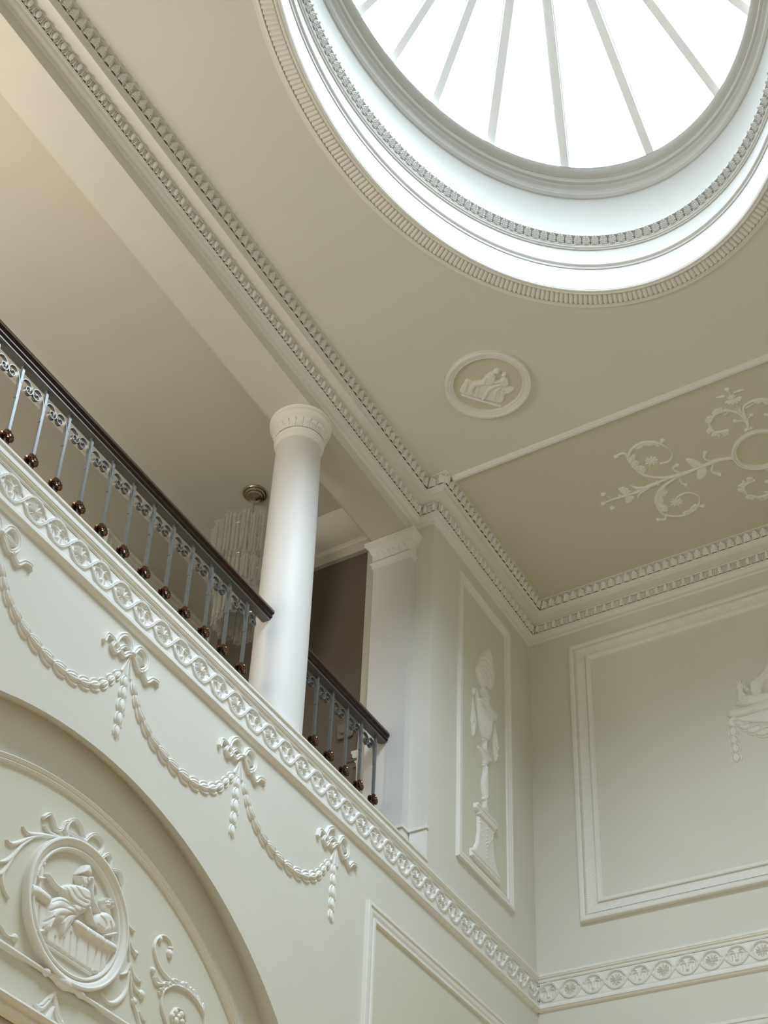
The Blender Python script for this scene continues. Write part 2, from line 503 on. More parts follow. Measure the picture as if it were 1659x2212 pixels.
def oval_tiles(name, material, off0, z0, off1, z1, n, U, H):
    """U in [-.5,.5] along, rows v 0..1 from (off0,z0) to (off1,z1); H height in units"""
    ny, nx = H.shape
    aa, step = arc_param((off0 + off1) / 2, n)
    a2 = np.append(aa, aa[0] + 2 * pi); Vs = []; Fs = []; base = 0
    dv = np.array([off1 - off0, z1 - z0]); L = np.hypot(*dv); nn = np.array([-dv[1], dv[0]]) / L
    if nn[1] > 0: nn = -nn
    vv = np.linspace(0, 1, ny)[:, None]
    fg = grid_faces(ny, nx)
    for i in range(n):
        a = a2[i] + (a2[i + 1] - a2[i]) * (U[None, :] + .5)
        o = off0 + dv[0] * vv + nn[0] * H; z = z0 + dv[1] * vv + nn[1] * H
        x = OC[0] + (OA + o) * np.cos(a); y = OC[1] + (OB + o) * np.sin(a)
        Vs.append(np.stack([x, y, z + 0 * x], -1).reshape(-1, 3)); Fs.append(fg + base); base += ny * nx
    return mk(name, np.concatenate(Vs), np.concatenate(Fs), material, smooth=True, angle=0)


# flutes: round-ended hollows
nx, ny = 15, 21
U = np.linspace(-.5, .5, nx); vv = np.linspace(0, 1, ny)[:, None]
w_ = .42
end = np.clip(np.minimum(vv, 1 - vv) / .18, 0, 1); half = w_ * np.sqrt(np.clip(1 - (1 - end) ** 2, 0, 1)) + 1e-4
k = np.abs(U)[None, :] / half
Hf = np.where(k < 1, .002 + .012 * np.sqrt(np.clip(1 - k * k, 0, 1)), -.010)
struct(oval_tiles('trim_5', M_TRIM, .163, 12.668, .058, 12.668, 340, U, Hf))


# acanthus leaf tile
def acanthus(nx, ny, hmax, gnd=.02):
    U = np.linspace(-.5, .5, nx)[None, :]; v = np.linspace(0, 1, ny)[:, None]
    # outline: narrow base, five lobes
    out = .29 + .16 * np.sin(np.clip(v * .86 + .12, 0, 1) * pi) + .075 * np.abs(np.sin(v * pi * 3.6)) - .03
    out = np.where(v > .72, out * np.sqrt(np.clip(1 - ((v - .72) / .28) ** 2, 0, 1)), out) + 1e-3
    k = np.abs(U) / out
    H = np.where(k < 1, hmax * (np.clip(1 - k ** 3, 0, 1)) * (.45 + .9 * v), 0)
    H = H - (k < 1) * hmax * .35 * (np.abs(np.sin((v * 4.2 - np.abs(U) * 3) * pi)) < .35) * (k > .3)
    H = H - (k < 1) * hmax * .3 * np.exp(-(U / .03) ** 2) * (v < .8)
    H = np.maximum(H, 0)
    H = np.where(k >= 1, -gnd, H)
    return U[0], H


Ua, Ha = acanthus(25, 21, .026, .016)
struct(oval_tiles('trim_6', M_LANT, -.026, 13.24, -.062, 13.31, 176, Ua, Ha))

# ------------------------------------------------------------------ cornice
PATH = [(XR, .2), (XR, 0), (0, 0), (0, Y0), (X0, Y0), (X0, 0), (XL, 0), (XL, .2)]


def offset_path(path, p):
    n = len(path); out = []
    for i in range(n):
        a, b, c = np.array(path[i - 1]), np.array(path[i]), np.array(path[(i + 1) % n])
        d1 = (b - a) / np.linalg.norm(b - a); d2 = (c - b) / np.linalg.norm(c - b)
        n1 = np.array([d1[1], -d1[0]]); n2 = np.array([d2[1], -d2[0]])
        out.append(b + p * (n1 + n2))
    return np.array(out)


def path_sweep(name, path, profile, material, angle=28, flip=False):
    n = len(path)
    V = np.concatenate([np.column_stack([offset_path(path, p), np.full(n, z)])[:, None, :] for p, z in profile], 1).reshape(-1, 3)
    return mk(name, V, grid_faces(n, len(profile), True), material, smooth=True, angle=angle)


corn = [(-.002, 12.352), (.012, 12.355), (.02, 12.372)] + arcp((.022, 12.374), (.066, 12.41), -.22, 7) + [(.07, 12.414), (.074, 12.42), (.082, 12.421), (.084, 12.43), (.09, 12.43)] + \
    [(.088, 12.432), (.062, 12.434), (.072, 12.512), (.118, 12.512), (.122, 12.521), (.225, 12.521), (.225, 12.515), (.230, 12.515), (.230, 12.562), (.238, 12.564), (.24, 12.574),
                                                  (.246, 12.576), (.248, 12.588), (.250, 12.592), (.225, 12.594), (.240, 12.690), (.292, 12.690), (.298, 12.690), (.30, ZC + .002)]
struct(path_sweep('trim_7', PATH, corn, M_TRIM))


def path_tiles(name, path, p0, z0, p1, z1, pitch, U, H, material, dn=None):
    ny, nx = H.shape; A = offset_path(path, p0); B = offset_path(path, p1); n = len(path)
    dv = np.array([p1 - p0, z1 - z0]); L = np.hypot(*dv); nn = np.array([dv[1], -dv[0]]) / L
    Vs = []; Fs = []; base = 0; fg = grid_faces(ny, nx); vv = np.linspace(0, 1, ny)[:, None]
    for i in range(n):
        j = (i + 1) % n
        a0, a1, b0, b1 = A[i], A[j], B[i], B[j]
        d = (a1 - a0); Ls = np.linalg.norm(d); d /= Ls; nr = np.array([d[1], -d[0]])
        cnt = max(1, round(np.linalg.norm((a1 + b1 - a0 - b0) / 2) / pitch))
        for k in range(cnt):
            s = (k + .5 + U) / cnt
            P0 = a0[None, :] + (a1 - a0)[None, :] * s[:, None]; P1 = b0[None, :] + (b1 - b0)[None, :] * s[:, None]
            xy = P0[None] * (1 - vv[..., None]) + P1[None] * vv[..., None] + nr[None, None, :] * (nn[0] * H)[..., None]
            z = z0 + dv[1] * vv + nn[1] * H
            Vs.append(np.concatenate([xy, (z + 0 * xy[..., 0])[..., None]], -1).reshape(-1, 3)); Fs.append(fg + base); base += ny * nx
    return mk(name, np.concatenate(Vs), np.concatenate(Fs), material, smooth=True, angle=0)


# egg and dart
nx, ny = 23, 13
U = np.linspace(-.5, .5, nx); uu = U[None, :]; vv = np.linspace(0, 1, ny)[:, None]
ke = np.hypot(uu / .23, (vv - .62) / .56)
egg = .028 * np.sqrt(np.clip(1 - ke ** 2, 0, 1))
ks = np.hypot(uu / .36, (vv - .66) / .70)
shell = .013 * np.clip(1 - np.abs(ks - .93) / .16, 0, 1)
du = .5 - np.abs(uu)
dart = .014 * np.clip(1 - du / (.05 + .07 * (1 - vv)), 0, 1) * (vv < .95)
He = np.maximum(np.maximum(egg, shell), dart); He = np.where(He <= 0, -.026, He)
struct(path_tiles('trim_8', PATH, .091, 12.434, .113, 12.505, .098, U, He, M_TRIM))
Ua, Ha = acanthus(25, 19, .024, .024)
struct(path_tiles('trim_9', PATH, .253, 12.595, .276, 12.682, .0867, Ua, Ha, M_TRIM))

# ceiling rib between the main field and the end compartment (both ends)
for nm, x0 in (('trim_10', -2.425), ('trim_11', 2 * XM + 2.425 - .075)):
    prof = [(0, ZC + .002), (0, 12.688), (.008, 12.676), (.02, 12.672), (.026, 12.662), (.05, 12.662), (.056, 12.672), (.067, 12.676), (.075, 12.688), (.075, ZC + .002)]
    V = [(x0 + a, y, z) for y in (-.30, Y0 + .30) for a, z in prof]
    struct(mk(nm, V, grid_faces(2, len(prof)), M_TRIM, angle=25))

# ------------------------------------------------------------------ gallery shell
YB_, YF = .61, .20
mb = MB()
mb.box((XL - .02, YF, 12.23), (XR, YB_, 12.9))
mb.box((XL, YB_ - .01, 12.26), (XR, YB_ + .035, 12.30))
struct(mb.build('wall_gallery_beam', M_GTRIM, smooth=False))
GY, GZ = 2.63, 12.70
mb = MB(); mb.box((X0, .5, GZ), (.3, GY + .2, GZ + .1)); struct(mb.build('ceiling_gallery', M_GCEI, smooth=False))
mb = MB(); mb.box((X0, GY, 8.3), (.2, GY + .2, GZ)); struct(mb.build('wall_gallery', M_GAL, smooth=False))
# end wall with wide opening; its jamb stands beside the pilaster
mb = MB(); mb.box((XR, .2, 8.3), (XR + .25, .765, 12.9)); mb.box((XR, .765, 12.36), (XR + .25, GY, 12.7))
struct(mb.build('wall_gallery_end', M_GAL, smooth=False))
mb = MB(); mb.box((XL, .2, 8.3), (XL - .25, GY, 12.7)); struct(mb.build('wall_gallery_near', M_GAL, smooth=False))
mb = MB(); mb.box((XR + .05, .6, 8.3), (-1.8, GY, 12.7))
struct(mb.build('wall_corridor', M_BROWN, smooth=False))
gp = [(0, 12.46), (.02, 12.465), (.022, 12.49), (.04, 12.50)] + arcp((.045, 12.505), (.33, 12.692), -.12, 10) + [(.335, 12.696), (.34, GZ + .002)]
V = []
for (px_, py_), (mx, my) in zip(((XL, GY), (XR, GY), (XR, YB_)), ((1, -1), (-1, -1), (-1, 0))):
    V += [(px_ + mx * p, py_ + my * p, z) for p, z in gp]
struct(mk('trim_12', V, grid_faces(3, len(gp))[:, ::-1], M_GTRIM, angle=25))
mb = MB(); mb.box((XL, GY - .03, 8.38), (XR, GY, 8.6)); struct(mb.build('baseboard_gallery', M_GTRIM, smooth=False))



# ------------------------------------------------------------------ frieze band
bandp = [(-.002, 8.316), (.036, 8.312), (.038, 8.308), (.038, 8.286), (.033, 8.284), (.033, 8.276)] + arcp((.032, 8.272), (.020, 8.243), -.25, 5) + \
    [(.016, 8.243), (.016, 8.234), (.002, 8.233), (.002, 8.016), (.016, 8.014)] + arcp((.018, 8.008), (.030, 7.978), -.2, 5) + \
    [(.037, 7.976), (.037, 7.956), (.030, 7.952)] + arcp((.028, 7.950), (.004, 7.930), .2, 5) + [(-.002, 7.925)]
DP, DZ = .226, 8.125
nu, nv = 53, 47
gu = np.linspace(-.5, .5, nu)[None, :]; gv = np.linspace(-.465, .465, nv)[:, None]


def reed(d, w=.056): return np.where(d < w, np.sqrt(np.clip(1 - (d / w) ** 2, 0, 1)) * (1 - .55 * np.exp(-(d / (.22 * w)) ** 2)), 0)


Rr = .405
ringL = np.abs(np.hypot(gu + .5, gv) - Rr); ringR = np.abs(np.hypot(gu - .5, gv) - Rr)
cir = np.sqrt(np.clip(Rr ** 2 - gv ** 2, 1e-4, None))
b_ = np.clip((gv + .24) / .48, 0, 1); b_ = b_ * b_ * (3 - 2 * b_)
cS = (1 - b_) * (-.5 + cir) + b_ * (.5 - cir)
dS = np.abs(gu - cS) * .8; dU = np.abs(gu + cS[::-1] * -1 * -1) if False else np.abs(gu - (b_ * (-.5 + cir) + (1 - b_) * (.5 - cir))) * .8
out_far = (np.abs(gu) > .16) | (np.abs(gv) > .3)
Hg = np.maximum(reed(ringL) * ((gu < -.12) | (gv < -.22) & (gu < .02)), reed(ringR) * ((gu > .12) | (gv > .22) & (gu > -.02)))
Hg = np.maximum(Hg, .8 * reed(dU) * (np.abs(gv) < .34) * (np.abs(gu) < .2))
Hg = np.where((dS < .056) & (np.abs(gv) < .36) & (np.abs(gu) < .22), np.maximum(reed(dS), .15), Hg)
rd = np.minimum(np.hypot(gu + .5, gv), np.hypot(gu - .5, gv))
rim = .35 * np.clip(1 - np.abs(rd - .335) / .012, 0, 1)
Hg = np.where(rd < .325, -.30, np.maximum(Hg, rim)) * .018


def band(pl, u0, u1, label, cat_group, first_center, flip_kind, ends):
    """one frieze: moulding, guilloche, and every roundel motif as a part of its own"""
    root = empty('frieze', pl.pos(np.array([(u0 + u1) / 2]), np.array([7.93]), np.array([0.]))[0], label, 'frieze', None)
    V = np.concatenate([pl.pos(np.full(len(bandp), u), np.array([z for p, z in bandp]), np.array([p for p, z in bandp])) for u in (u0, u1)])
    n = len(bandp)
    V = V.reshape(2, n, 3)
    mk('moulding', V.reshape(-1, 3), grid_faces(2, n), M_TRIM, root, angle=25)
    c = first_center; cs = []
    while c > u0: c -= DP
    while c < u1 + DP: cs.append(c); c += DP
    Vs = []; Fs = []; base = 0; fg = grid_faces(nv, nu)
    for c in cs[:-1]:
        uu_ = (c + DP / 2 + gu * DP) + 0 * gv; vv_ = DZ + gv * DP + 0 * gu
        uu_ = np.clip(uu_, u0, u1)
        if uu_.max() - uu_.min() < 1e-4: continue
        Vs.append(pl.pos(uu_, vv_, .0095 + Hg).reshape(-1, 3)); Fs.append(fg + base); base += nu * nv
    mk('guilloche', np.concatenate(Vs), np.concatenate(Fs), M_ORN, root, angle=0)
    return root, [(i, c) for i, c in enumerate(cs) if u0 + .05 < c < u1 - .05]


def bull_relief(s_):
    R = Relief(((-.08, -.08), (.08, .08)), .0019); q = lambda *p: np.array(p) * s_
    R.poly(q((-.34, .50), (0, .44), (.34, .50), (.36, .22), (.24, -.10), (.17, -.42), (.24, -.62), (.14, -.82), (-.14, -.82), (-.24, -.62), (-.17, -.42), (-.24, -.10), (-.36, .22)), .022, .020)
    for sg in (1, -1):
        R.stroke(q((.34 * sg, .34), (.56 * sg, .36), (.86 * sg, .20)), np.array([.06, .11, .02]) * s_, .014)
        R.stroke(q((.26 * sg, .52), (.48 * sg, .70), (.70 * sg, .62)), np.array([.10, .08, .02]) * s_, .016)
        for k in range(6): R.dot(q(.58 * sg, -.02 - .13 * k), .055 * s_, .007)
        R.dot(q(.22 * sg, .20), .055 * s_, .024)
        R.groove(q((.24 * sg, .20), (.12 * sg, .10)), .04 * s_, .008, False)
    R.groove(q((0, .35), (0, -.3)), .05 * s_, .004, False)
    R.dot(q(.1, -.68), .05 * s_, .024); R.dot(q(-.1, -.68), .05 * s_, .024)
    return R


def palm_relief(s_):
    R = Relief(((-.08, -.08), (.08, .08)), .0019); q = lambda *p: np.array(p) * s_
    for a, L in ((0, .98), (27, .92), (54, .80), (82, .66)):
        for sg in ((1,) if a == 0 else (1, -1)):
            t = math.radians(a) * sg; ex, ey = math.sin(t) * L, -.18 + math.cos(t) * L * .86
            R.stroke(q((0, -.2), (ex * .55, -.2 + (ey + .2) * .62), (ex, ey)), np.array([.035, .06, .13]) * s_, .019)
    R.stroke(q((-.5, -.62), (-.3, -.42), (0, -.36), (.3, -.42), (.5, -.62)), .055 * s_, .011)
    R.stroke(q((-.22, -.2), (0, -.27), (.22, -.2)), .05 * s_, .013)
    for sg in (1, -1): R.stroke(q((.05 * sg, -.45), (.22 * sg, -.62), (.12 * sg, -.78)), .045 * s_, .01)
    R.stroke(q((0, -.4), (0, -.8)), .05 * s_, .012)
    return R


def rel_data(R, name, pl):
    loc_plane = Plane((0, 0, 0), pl.U, pl.V)
    V, F = R.mesh(loc_plane); return mesh_data(name, V, F, M_ORN, True, 60, raw=True)


ends = []
fr1, cs1 = band(PW, X0, -.012, 'white frieze of bull heads and palmettes running along the left wall', None, -7.625, 0, None)
fr2, cs2 = band(PB, .012, -Y0, 'white frieze of bull heads and palmettes running across the back wall', None, .112, 1, None)
sD = .073
for fr, cs, pl, c0, first in ((fr1, cs1, PW, -7.625, 0), (fr2, cs2, PB, .112, 0)):
    bd = rel_data(bull_relief(sD), 'bull_head', pl); pd = rel_data(palm_relief(sD), 'palmette', pl)
    fl = Tw([fr_ for fr_ in [pl.pos(np.array([0.]), np.array([0.]), np.array([0.]))[0]]])[0]
    for i, c in cs:
        bull = (round((c - c0) / DP) % 2) == 0
        if pl is PW and c < -8.6: continue
        o = link('bull_head_roundel' if bull else 'palmette_roundel', bd if bull else pd, fr)
        P_ = Tw([pl.pos(np.array([c]), np.array([DZ]), np.array([.0045]))[0]])[0]
        o.location = P_ - np.array(fr.location)

# edge strip of the gallery floor above the frieze
mb = MB(); mb.box((XL, -.03, 8.316), (XR - .04, .1, 8.372)); mb.box((XL, -.042, 8.350), (XR - .04, .02, 8.366))
struct(mb.build('trim_13', M_TRIM, smooth=False))


# ------------------------------------------------------------------ framed panels
def frame(pl, u0, v0, u1, v1, prof, label, cat='wall moulding', name='panel_moulding', parent=None, material=M_TRIM):
    c = [(u0, v0, 1, 1), (u1, v0, -1, 1), (u1, v1, -1, -1), (u0, v1, 1, -1)]
    n = len(prof); V = []
    for u, v, su, sv in c:
        for i_, h in prof: V.append(pl.pos(np.array([u + su * i_]), np.array([v + sv * i_]), np.array([h]))[0])
    if parent is None:
        root = empty(name, pl.pos(np.array([(u0 + u1) / 2]), np.array([v0]), np.array([0.]))[0], label, cat)
    else: root = parent
    mk('frame', V, grid_faces(4, n, True), material, root, angle=25)
    return root


small = [(0, -.002), (0, .030), (.004, .036), (.026, .036), (.032, .030)] + arcp((.034, .029), (.058, .014), .18, 5) + [(.064, .014), (.066, .020), (.086, .020), (.092, .010), (.094, -.002)]
pm = frame(PW, -1.69, 8.742, -.545, 12.132, small, 'tall narrow moulded panel frame around the urn relief on the upper left wall')
low = [(0, -.002), (0, .032), (.006, .036), (.03, .036), (.036, .028)] + arcp((.04, .026), (.10, .012), .1, 5) + [(.105, .012), (.108, .022), (.135, .022), (.142, .008), (.145, -.002)]
frame(PW, -3.195, 3.2, -.47, 7.505, low, 'moulded panel frame on the left wall below the frieze')
frame(PB, .47, 3.2, 5.59, 7.505, low, 'moulded panel frame low on the back wall below the frieze')
big = [(0, -.002), (0, .042), (.006, .05)] + arcp((.012, .052), (.048, .050), .1, 4) + [(.055, .044), (.055, .030), (.07, .030)] + arcp((.072, .03), (.175, .014), -.16, 7) + \
    [(.182, .014), (.183, .032), (.19, .036), (.215, .034), (.226, .022), (.232, .016), (.236, -.002)]
bp_ = frame(PB, .476, 8.775, 5.584, 12.145, big, 'large moulded panel frame with beaded border on the upper back wall')
# beads and ribbed leaf strip of the big frame
Vs = []; Fs = []; base = 0
lat, lon = 5, 8
sp = []
for a in range(lat + 1):
    th = pi / 2 * a / lat
    for b in range(lon): sp.append((math.cos(2 * pi * b / lon) * math.cos(th), math.sin(2 * pi * b / lon) * math.cos(th), math.sin(th)))
sp = np.array(sp); spf = np.array([(a * lon + b, a * lon + (b + 1) % lon, (a + 1) * lon + (b + 1) % lon, (a + 1) * lon + b) for a in range(lat) for b in range(lon)])
ins = .064; cu = [(.476 + ins, 8.775 + ins), (5.584 - ins, 8.775 + ins), (5.584 - ins, 12.145 - ins), (.476 + ins, 12.145 - ins)]
for i in range(4):
    a = np.array(cu[i]); b = np.array(cu[(i + 1) % 4]); L = np.linalg.norm(b - a); n = int(L / .021)
    for k in range(n):
        p = a + (b - a) * k / n
        Vs.append(PB.pos(p[0] + sp[:, 0] * .0085, p[1] + sp[:, 1] * .0085, .031 + sp[:, 2] * .0085)); Fs.append(spf + base); base += len(sp)
mk('bead_row', np.concatenate(Vs), np.concatenate(Fs), M_ORN, bp_, angle=0)
Vs = []; Fs = []; base = 0
i0, i1 = .078, .172
cc = [(.476, 8.775, 1, 1), (5.584, 8.775, -1, 1), (5.584, 12.145, -1, -1), (.476, 12.145, 1, -1)]
q_ = np.linspace(0, 1, 9)
for i in range(4):
    a, b = cc[i], cc[(i + 1) % 4]
    A0 = np.array([a[0] + a[2] * i0, a[1] + a[3] * i0]); A1 = np.array([b[0] + b[2] * i0, b[1] + b[3] * i0])
    B0 = np.array([a[0] + a[2] * i1, a[1] + a[3] * i1]); B1 = np.array([b[0] + b[2] * i1, b[1] + b[3] * i1])
    L = np.linalg.norm(A1 - A0); n = int(L / .045); s = np.linspace(0, 1, n * 6 + 1)
    hh = .005 * (np.abs(np.sin(s * n * pi))[None, :] ** .5) * np.sin(np.clip(q_, .05, .8) * pi)[:, None]
    P_ = (A0[None, None] * (1 - s)[None, :, None] + A1 * s[None, :, None]) * (1 - q_)[:, None, None] + (B0 * (1 - s)[None, :, None] + B1 * s[None, :, None]) * q_[:, None, None]
    base_h = .030 - .016 * q_[:, None] ** .8 - .012 * 4 * (q_ * (1 - q_))[:, None] * .5
    Vs.append(PB.pos(P_[..., 0], P_[..., 1], base_h + hh + .001).reshape(-1, 3)); Fs.append(grid_faces(9, len(s)) + base); base += 9 * len(s)
mk('leaf_border', np.concatenate(Vs), np.concatenate(Fs), M_ORN, bp_, angle=0)

for pl_, a_, nm_ in ((PW, (-1.62, 8.80, -.62, 12.06), 'wall_panel_field'), (PW, (-3.08, 3.3, -.58, 7.39), 'wall_panel_field_low'), (PB, (.58, 3.3, 5.48, 7.39), 'wall_panel_field_back')):
    V = pl_.pos(np.array([a_[0], a_[2], a_[2], a_[0]]), np.array([a_[1], a_[1], a_[3], a_[3]]), np.full(4, .0012))
    struct(mk(nm_, V, [(0, 1, 2, 3)], M_PANEL, smooth=False))
V = PC.pos(np.array([-2.40, -.25, -.25, -2.40]), np.array([.25, .25, -Y0 - .25, -Y0 - .25]), np.full(4, .0015))
struct(mk('ceiling_panel_field', V, [(0, 1, 2, 3)], M_CPANEL, smooth=False))
fa = np.linspace(0, pi, 61)
V = PT.pos(np.r_[-6.338 - 2.45 * np.cos(fa), -6.338], np.r_[4.143 + 2.45 * np.sin(fa), 4.143], np.full(62, .0012))
struct(mk('wall_recess_field', V, [(i, i + 1, 61) for i in range(60)], M_PANEL, smooth=False))

# ------------------------------------------------------------------ recess mouldings
ac = [(0, -.002), (0, .03), (.008, .036), (.016, .030)] + arcp((.018, .028), (.03, .014), .2, 4) + [(.032, .02), (.04, .024), (.046, .018), (.052, .006), (.056, -.002)]
root = empty('arch_moulding', (-6.34, .15, 4.1), 'reeded arched moulding inside the big arched recess of the left wall', 'moulding')
V = []
for i in range(91):
    a = pi * i / 90
    for o_, h in ac:
        r = 2.485 - o_; V.append((-6.338 - r * math.cos(a), .15 - h, 4.143 + r * math.sin(a)))
for k, sg in ((0, -1), (-1, 1)): pass
mk('frame', V, grid_faces(91, len(ac)), M_TRIM, root, angle=25)
mb = MB()
rp = [(0, .03), (.02, .05), (.05, .06), (.07, .05), (.075, .075), (.10, .09), (.115, .085), (.12, .0)]
V = [(x, .15 - h, 4.985 + z) for x in (-8.8, -3.85) for z, h in rp]
o = tag(mk('cornice_shelf', V, grid_faces(2, len(rp)), M_TRIM, angle=25), 'straight moulded shelf crossing the arched recess at the foot of the picture', 'moulding')
# rod below the medallion
root = empty('garland_rod', (-6.285, .13, 5.385), 'thin plaster rod with a turned middle below the round medallion', 'plaster rod')
mb = MB(); mb.tube([(-8.4, .128, 5.385), (-6.47, .128, 5.385)], .015, 12).build('rod', M_ORN, root)
mb = MB(); mb.tube([(-6.12, .128, 5.385), (-4.3, .128, 5.385)], .015, 12).build('rod', M_ORN, root)
mb = MB(); xs = [-6.48, -6.46, -6.44, -6.42, -6.38, -6.33, -6.30, -6.27, -6.24, -6.18, -6.14, -6.12, -6.10]
mb.tube([(x, .126, 5.385) for x in xs], [.012, .024, .026, .014, .020, .034, .038, .038, .026, .014, .024, .022, .012], 14).build('turned_centre', M_ORN, root)

# ------------------------------------------------------------------ medallion
c1 = crop(PT, 0, 1740, 4.6879)
MC = (-6.278, 5.852)


def ring_frame(pl, c, prof, parent, name='frame', seg=96, material=M_TRIM):
    V = [pl.pos(np.array([c[0] + r * math.cos(2 * pi * i / seg)]), np.array([c[1] + r * math.sin(2 * pi * i / seg)]), np.array([h]))[0] for i in range(seg) for r, h in prof]
    return mk(name, V, grid_faces(seg, len(prof), True), material, parent, angle=25)


med = empty('medallion', (MC[0], .15, MC[1] - .5), 'large round plaster medallion of a seated robed figure in the arched recess', 'medallion')
ring_frame(PT, MC, [(.468, -.002), (.468, .046), (.462, .056), (.452, .058), (.446, .048)] + arcp((.443, .046), (.412, .024), -.14, 6) + [(.408, .024), (.406, .034), (.398, .040), (.388, .036), (.383, .016), (.381, .006)], med)
ring_frame(PT, MC, [(.386, .006), (.001, .006)], med, 'ground', material=M_PANEL)
R = Relief(((MC[0] - .42, MC[1] - .42), (MC[0] + .42, MC[1] + .42)), .003)
R.poly(c1([(235, 900), (440, 1030), (560, 1100), (740, 1240), (900, 1340), (1112, 1470), (1090, 1560), (1000, 1700), (900, 1690), (750, 1600), (500, 1420), (320, 1310), (255, 1130)]), .02, .018)
for g in ([(760, 1330), (735, 1590)], [(870, 1400), (850, 1660)], [(960, 1440), (910, 1660)], [(1010, 1480), (985, 1690)], [(620, 1350), (600, 1500)], [(690, 1300), (670, 1540)], [(300, 960), (290, 1270)],
          [(450, 1180), (440, 1380)], [(370, 1030), (350, 1320)], [(530, 1340), (520, 1440)], [(1060, 1500), (1050, 1610)]): R.groove(c1(g), .007, .012, False)
R.stroke(c1([(238, 852), (340, 885), (440, 955)]), [.040, .040, .036], .045)
R.stroke(c1([(740, 1215), (860, 1300), (1000, 1390), (1105, 1455)]), [.034, .038, .038, .034], .048)
for g in ([(830, 1240), (800, 1330)], [(920, 1310), (890, 1390)], [(1010, 1360), (985, 1440)]): R.groove(c1(g), .005, .006, False)
R.stroke(c1([(330, 1335), (600, 1520), (900, 1712)]), .008, .016)
# seated woman
R.poly(c1([(480, 965), (600, 930), (730, 1040), (740, 1120), (700, 1200), (640, 1280), (600, 1340), (560, 1320), (540, 1210), (430, 1250), (390, 1235), (420, 1120), (440, 1020)]), .045, .05)
R.stroke(c1([(720, 1060), (620, 1090), (500, 1110), (430, 1250)]), [.05, .045, .035, .02], .058)
R.poly(c1([(585, 835), (690, 805), (830, 850), (862, 950), (850, 1060), (770, 1110), (650, 1020), (590, 930)]), .04, .06)
R.stroke(c1([(600, 870), (530, 815), (480, 745), (452, 708)]), [.020, .017, .013, .012], .035)
R.stroke(c1([(835, 940), (850, 1070), (885, 1200), (930, 1250)]), [.020, .018, .014, .010], .05)
R.stroke(c1([(775, 800), (765, 850)]), .018, .05)
R.dot(c1([(802, 765)])[0], .030, .062, ry=.040)
R.poly(c1([(742, 712), (846, 745), (850, 785), (805, 838), (765, 815), (738, 760)]), .02, .058)
R.poly(c1([(735, 712), (770, 655), (826, 615), (852, 745), (800, 722)]), .02, .07)
R.groove(c1([(738, 722), (800, 738), (850, 755)]), .004, .012)
R.groove(c1([(800, 765), (815, 790), (808, 800)]), .003, .008)
R.stroke(c1([(440, 1270), (370, 1285), (320, 1275)]), [.014, .012, .008], .03)
for g in ([(600, 850), (640, 960), (760, 1050), (850, 1040)], [(640, 850), (700, 950), (800, 1010)], [(700, 850), (770, 950), (850, 980)], [(480, 1000), (560, 980), (680, 1050)], [(450, 1080), (560, 1050), (680, 1110)],
          [(560, 1200), (620, 1130), (700, 1120)], [(600, 1290), (650, 1200)], [(640, 1010), (720, 1100), (830, 1060)], [(410, 1190), (470, 1150)]): R.groove(c1(g), .005, .010)
# small standing figure
R.dot(c1([(405, 605)])[0], .022, .035, ry=.028); R.poly(c1([(368, 590), (400, 560), (435, 590)]), .01, .036)
R.stroke(c1([(385, 650), (375, 740), (362, 880)]), [.026, .022, .028], .03)
R.stroke(c1([(345, 670), (330, 740), (400, 750)]), .011, .04); R.groove(c1([(350, 780), (345, 870)]), .004, .008, False); R.groove(c1([(380, 780), (378, 870)]), .004, .008, False)
# reclining man
R.poly(c1([(925, 1110), (1030, 1085), (1105, 1170), (1118, 1290), (1010, 1320), (900, 1225)]), .04, .05)
R.dot(c1([(1032, 1015)])[0], .032, .055, ry=.04); R.stroke(c1([(1035, 1060), (1045, 1110)]), .018, .045)
for p in ((1000, 978), (1025, 962), (1055, 970), (1078, 1000), (1082, 1040)): R.dot(c1([p])[0], .011, .052)
R.groove(c1([(1000, 1005), (1035, 1010)]), .003, .010, False); R.groove(c1([(1020, 1035), (1035, 1050)]), .003, .008, False)
R.stroke(c1([(960, 1090), (905, 990), (888, 880), (895, 800), (890, 750)]), [.020, .017, .013, .011, .013], .04)
R.stroke(c1([(915, 790), (945, 850), (945, 910)]), [.010, .010, .004], .025)
R.stroke(c1([(1010, 1330), (1115, 1310)]), .012, .05); R.groove(c1([(960, 1140), (1010, 1220), (990, 1290)]), .006, .01); R.groove(c1([(1050, 1200), (1070, 1290)]), .005, .01, False)
R.build('figure_relief', PT, M_ORN, med, lift=.006)

# ribbon over the medallion
rb = empty('ribbon_bow', (-6.29, .15, 6.3), 'fluttering plaster ribbon bow on top of the round medallion', 'ribbon bow')
R = Relief(((-6.95, 6.0), (-5.55, 6.75)), .003)
for P_, r in (([(430, 125), (490, 95), (525, 170), (548, 240), (600, 252), (640, 180), (690, 175)], .013), ([(830, 365), (700, 290), (650, 260), (690, 165), (750, 155), (800, 220), (828, 310), (835, 360)], .013),
              ([(840, 370), (890, 315), (950, 300), (1015, 370), (1015, 455), (945, 520), (890, 430), (850, 390)], .013), ([(660, 280), (680, 340), (780, 350), (830, 380)], .010),
              ([(930, 535), (990, 550), (1070, 500), (1105, 560), (1095, 650), (1160, 665), (1200, 700), (1222, 785)], .012), ([(835, 380), (870, 430), (930, 500)], .010)):
    R.stroke(c1(P_), r, .026, flat=.6)
    Q = c1(P_); R.groove(Q, .003, .006)
R.dot(c1([(835, 370)])[0], .025, .034)
R.build('ribbon', PT, M_ORN, rb)


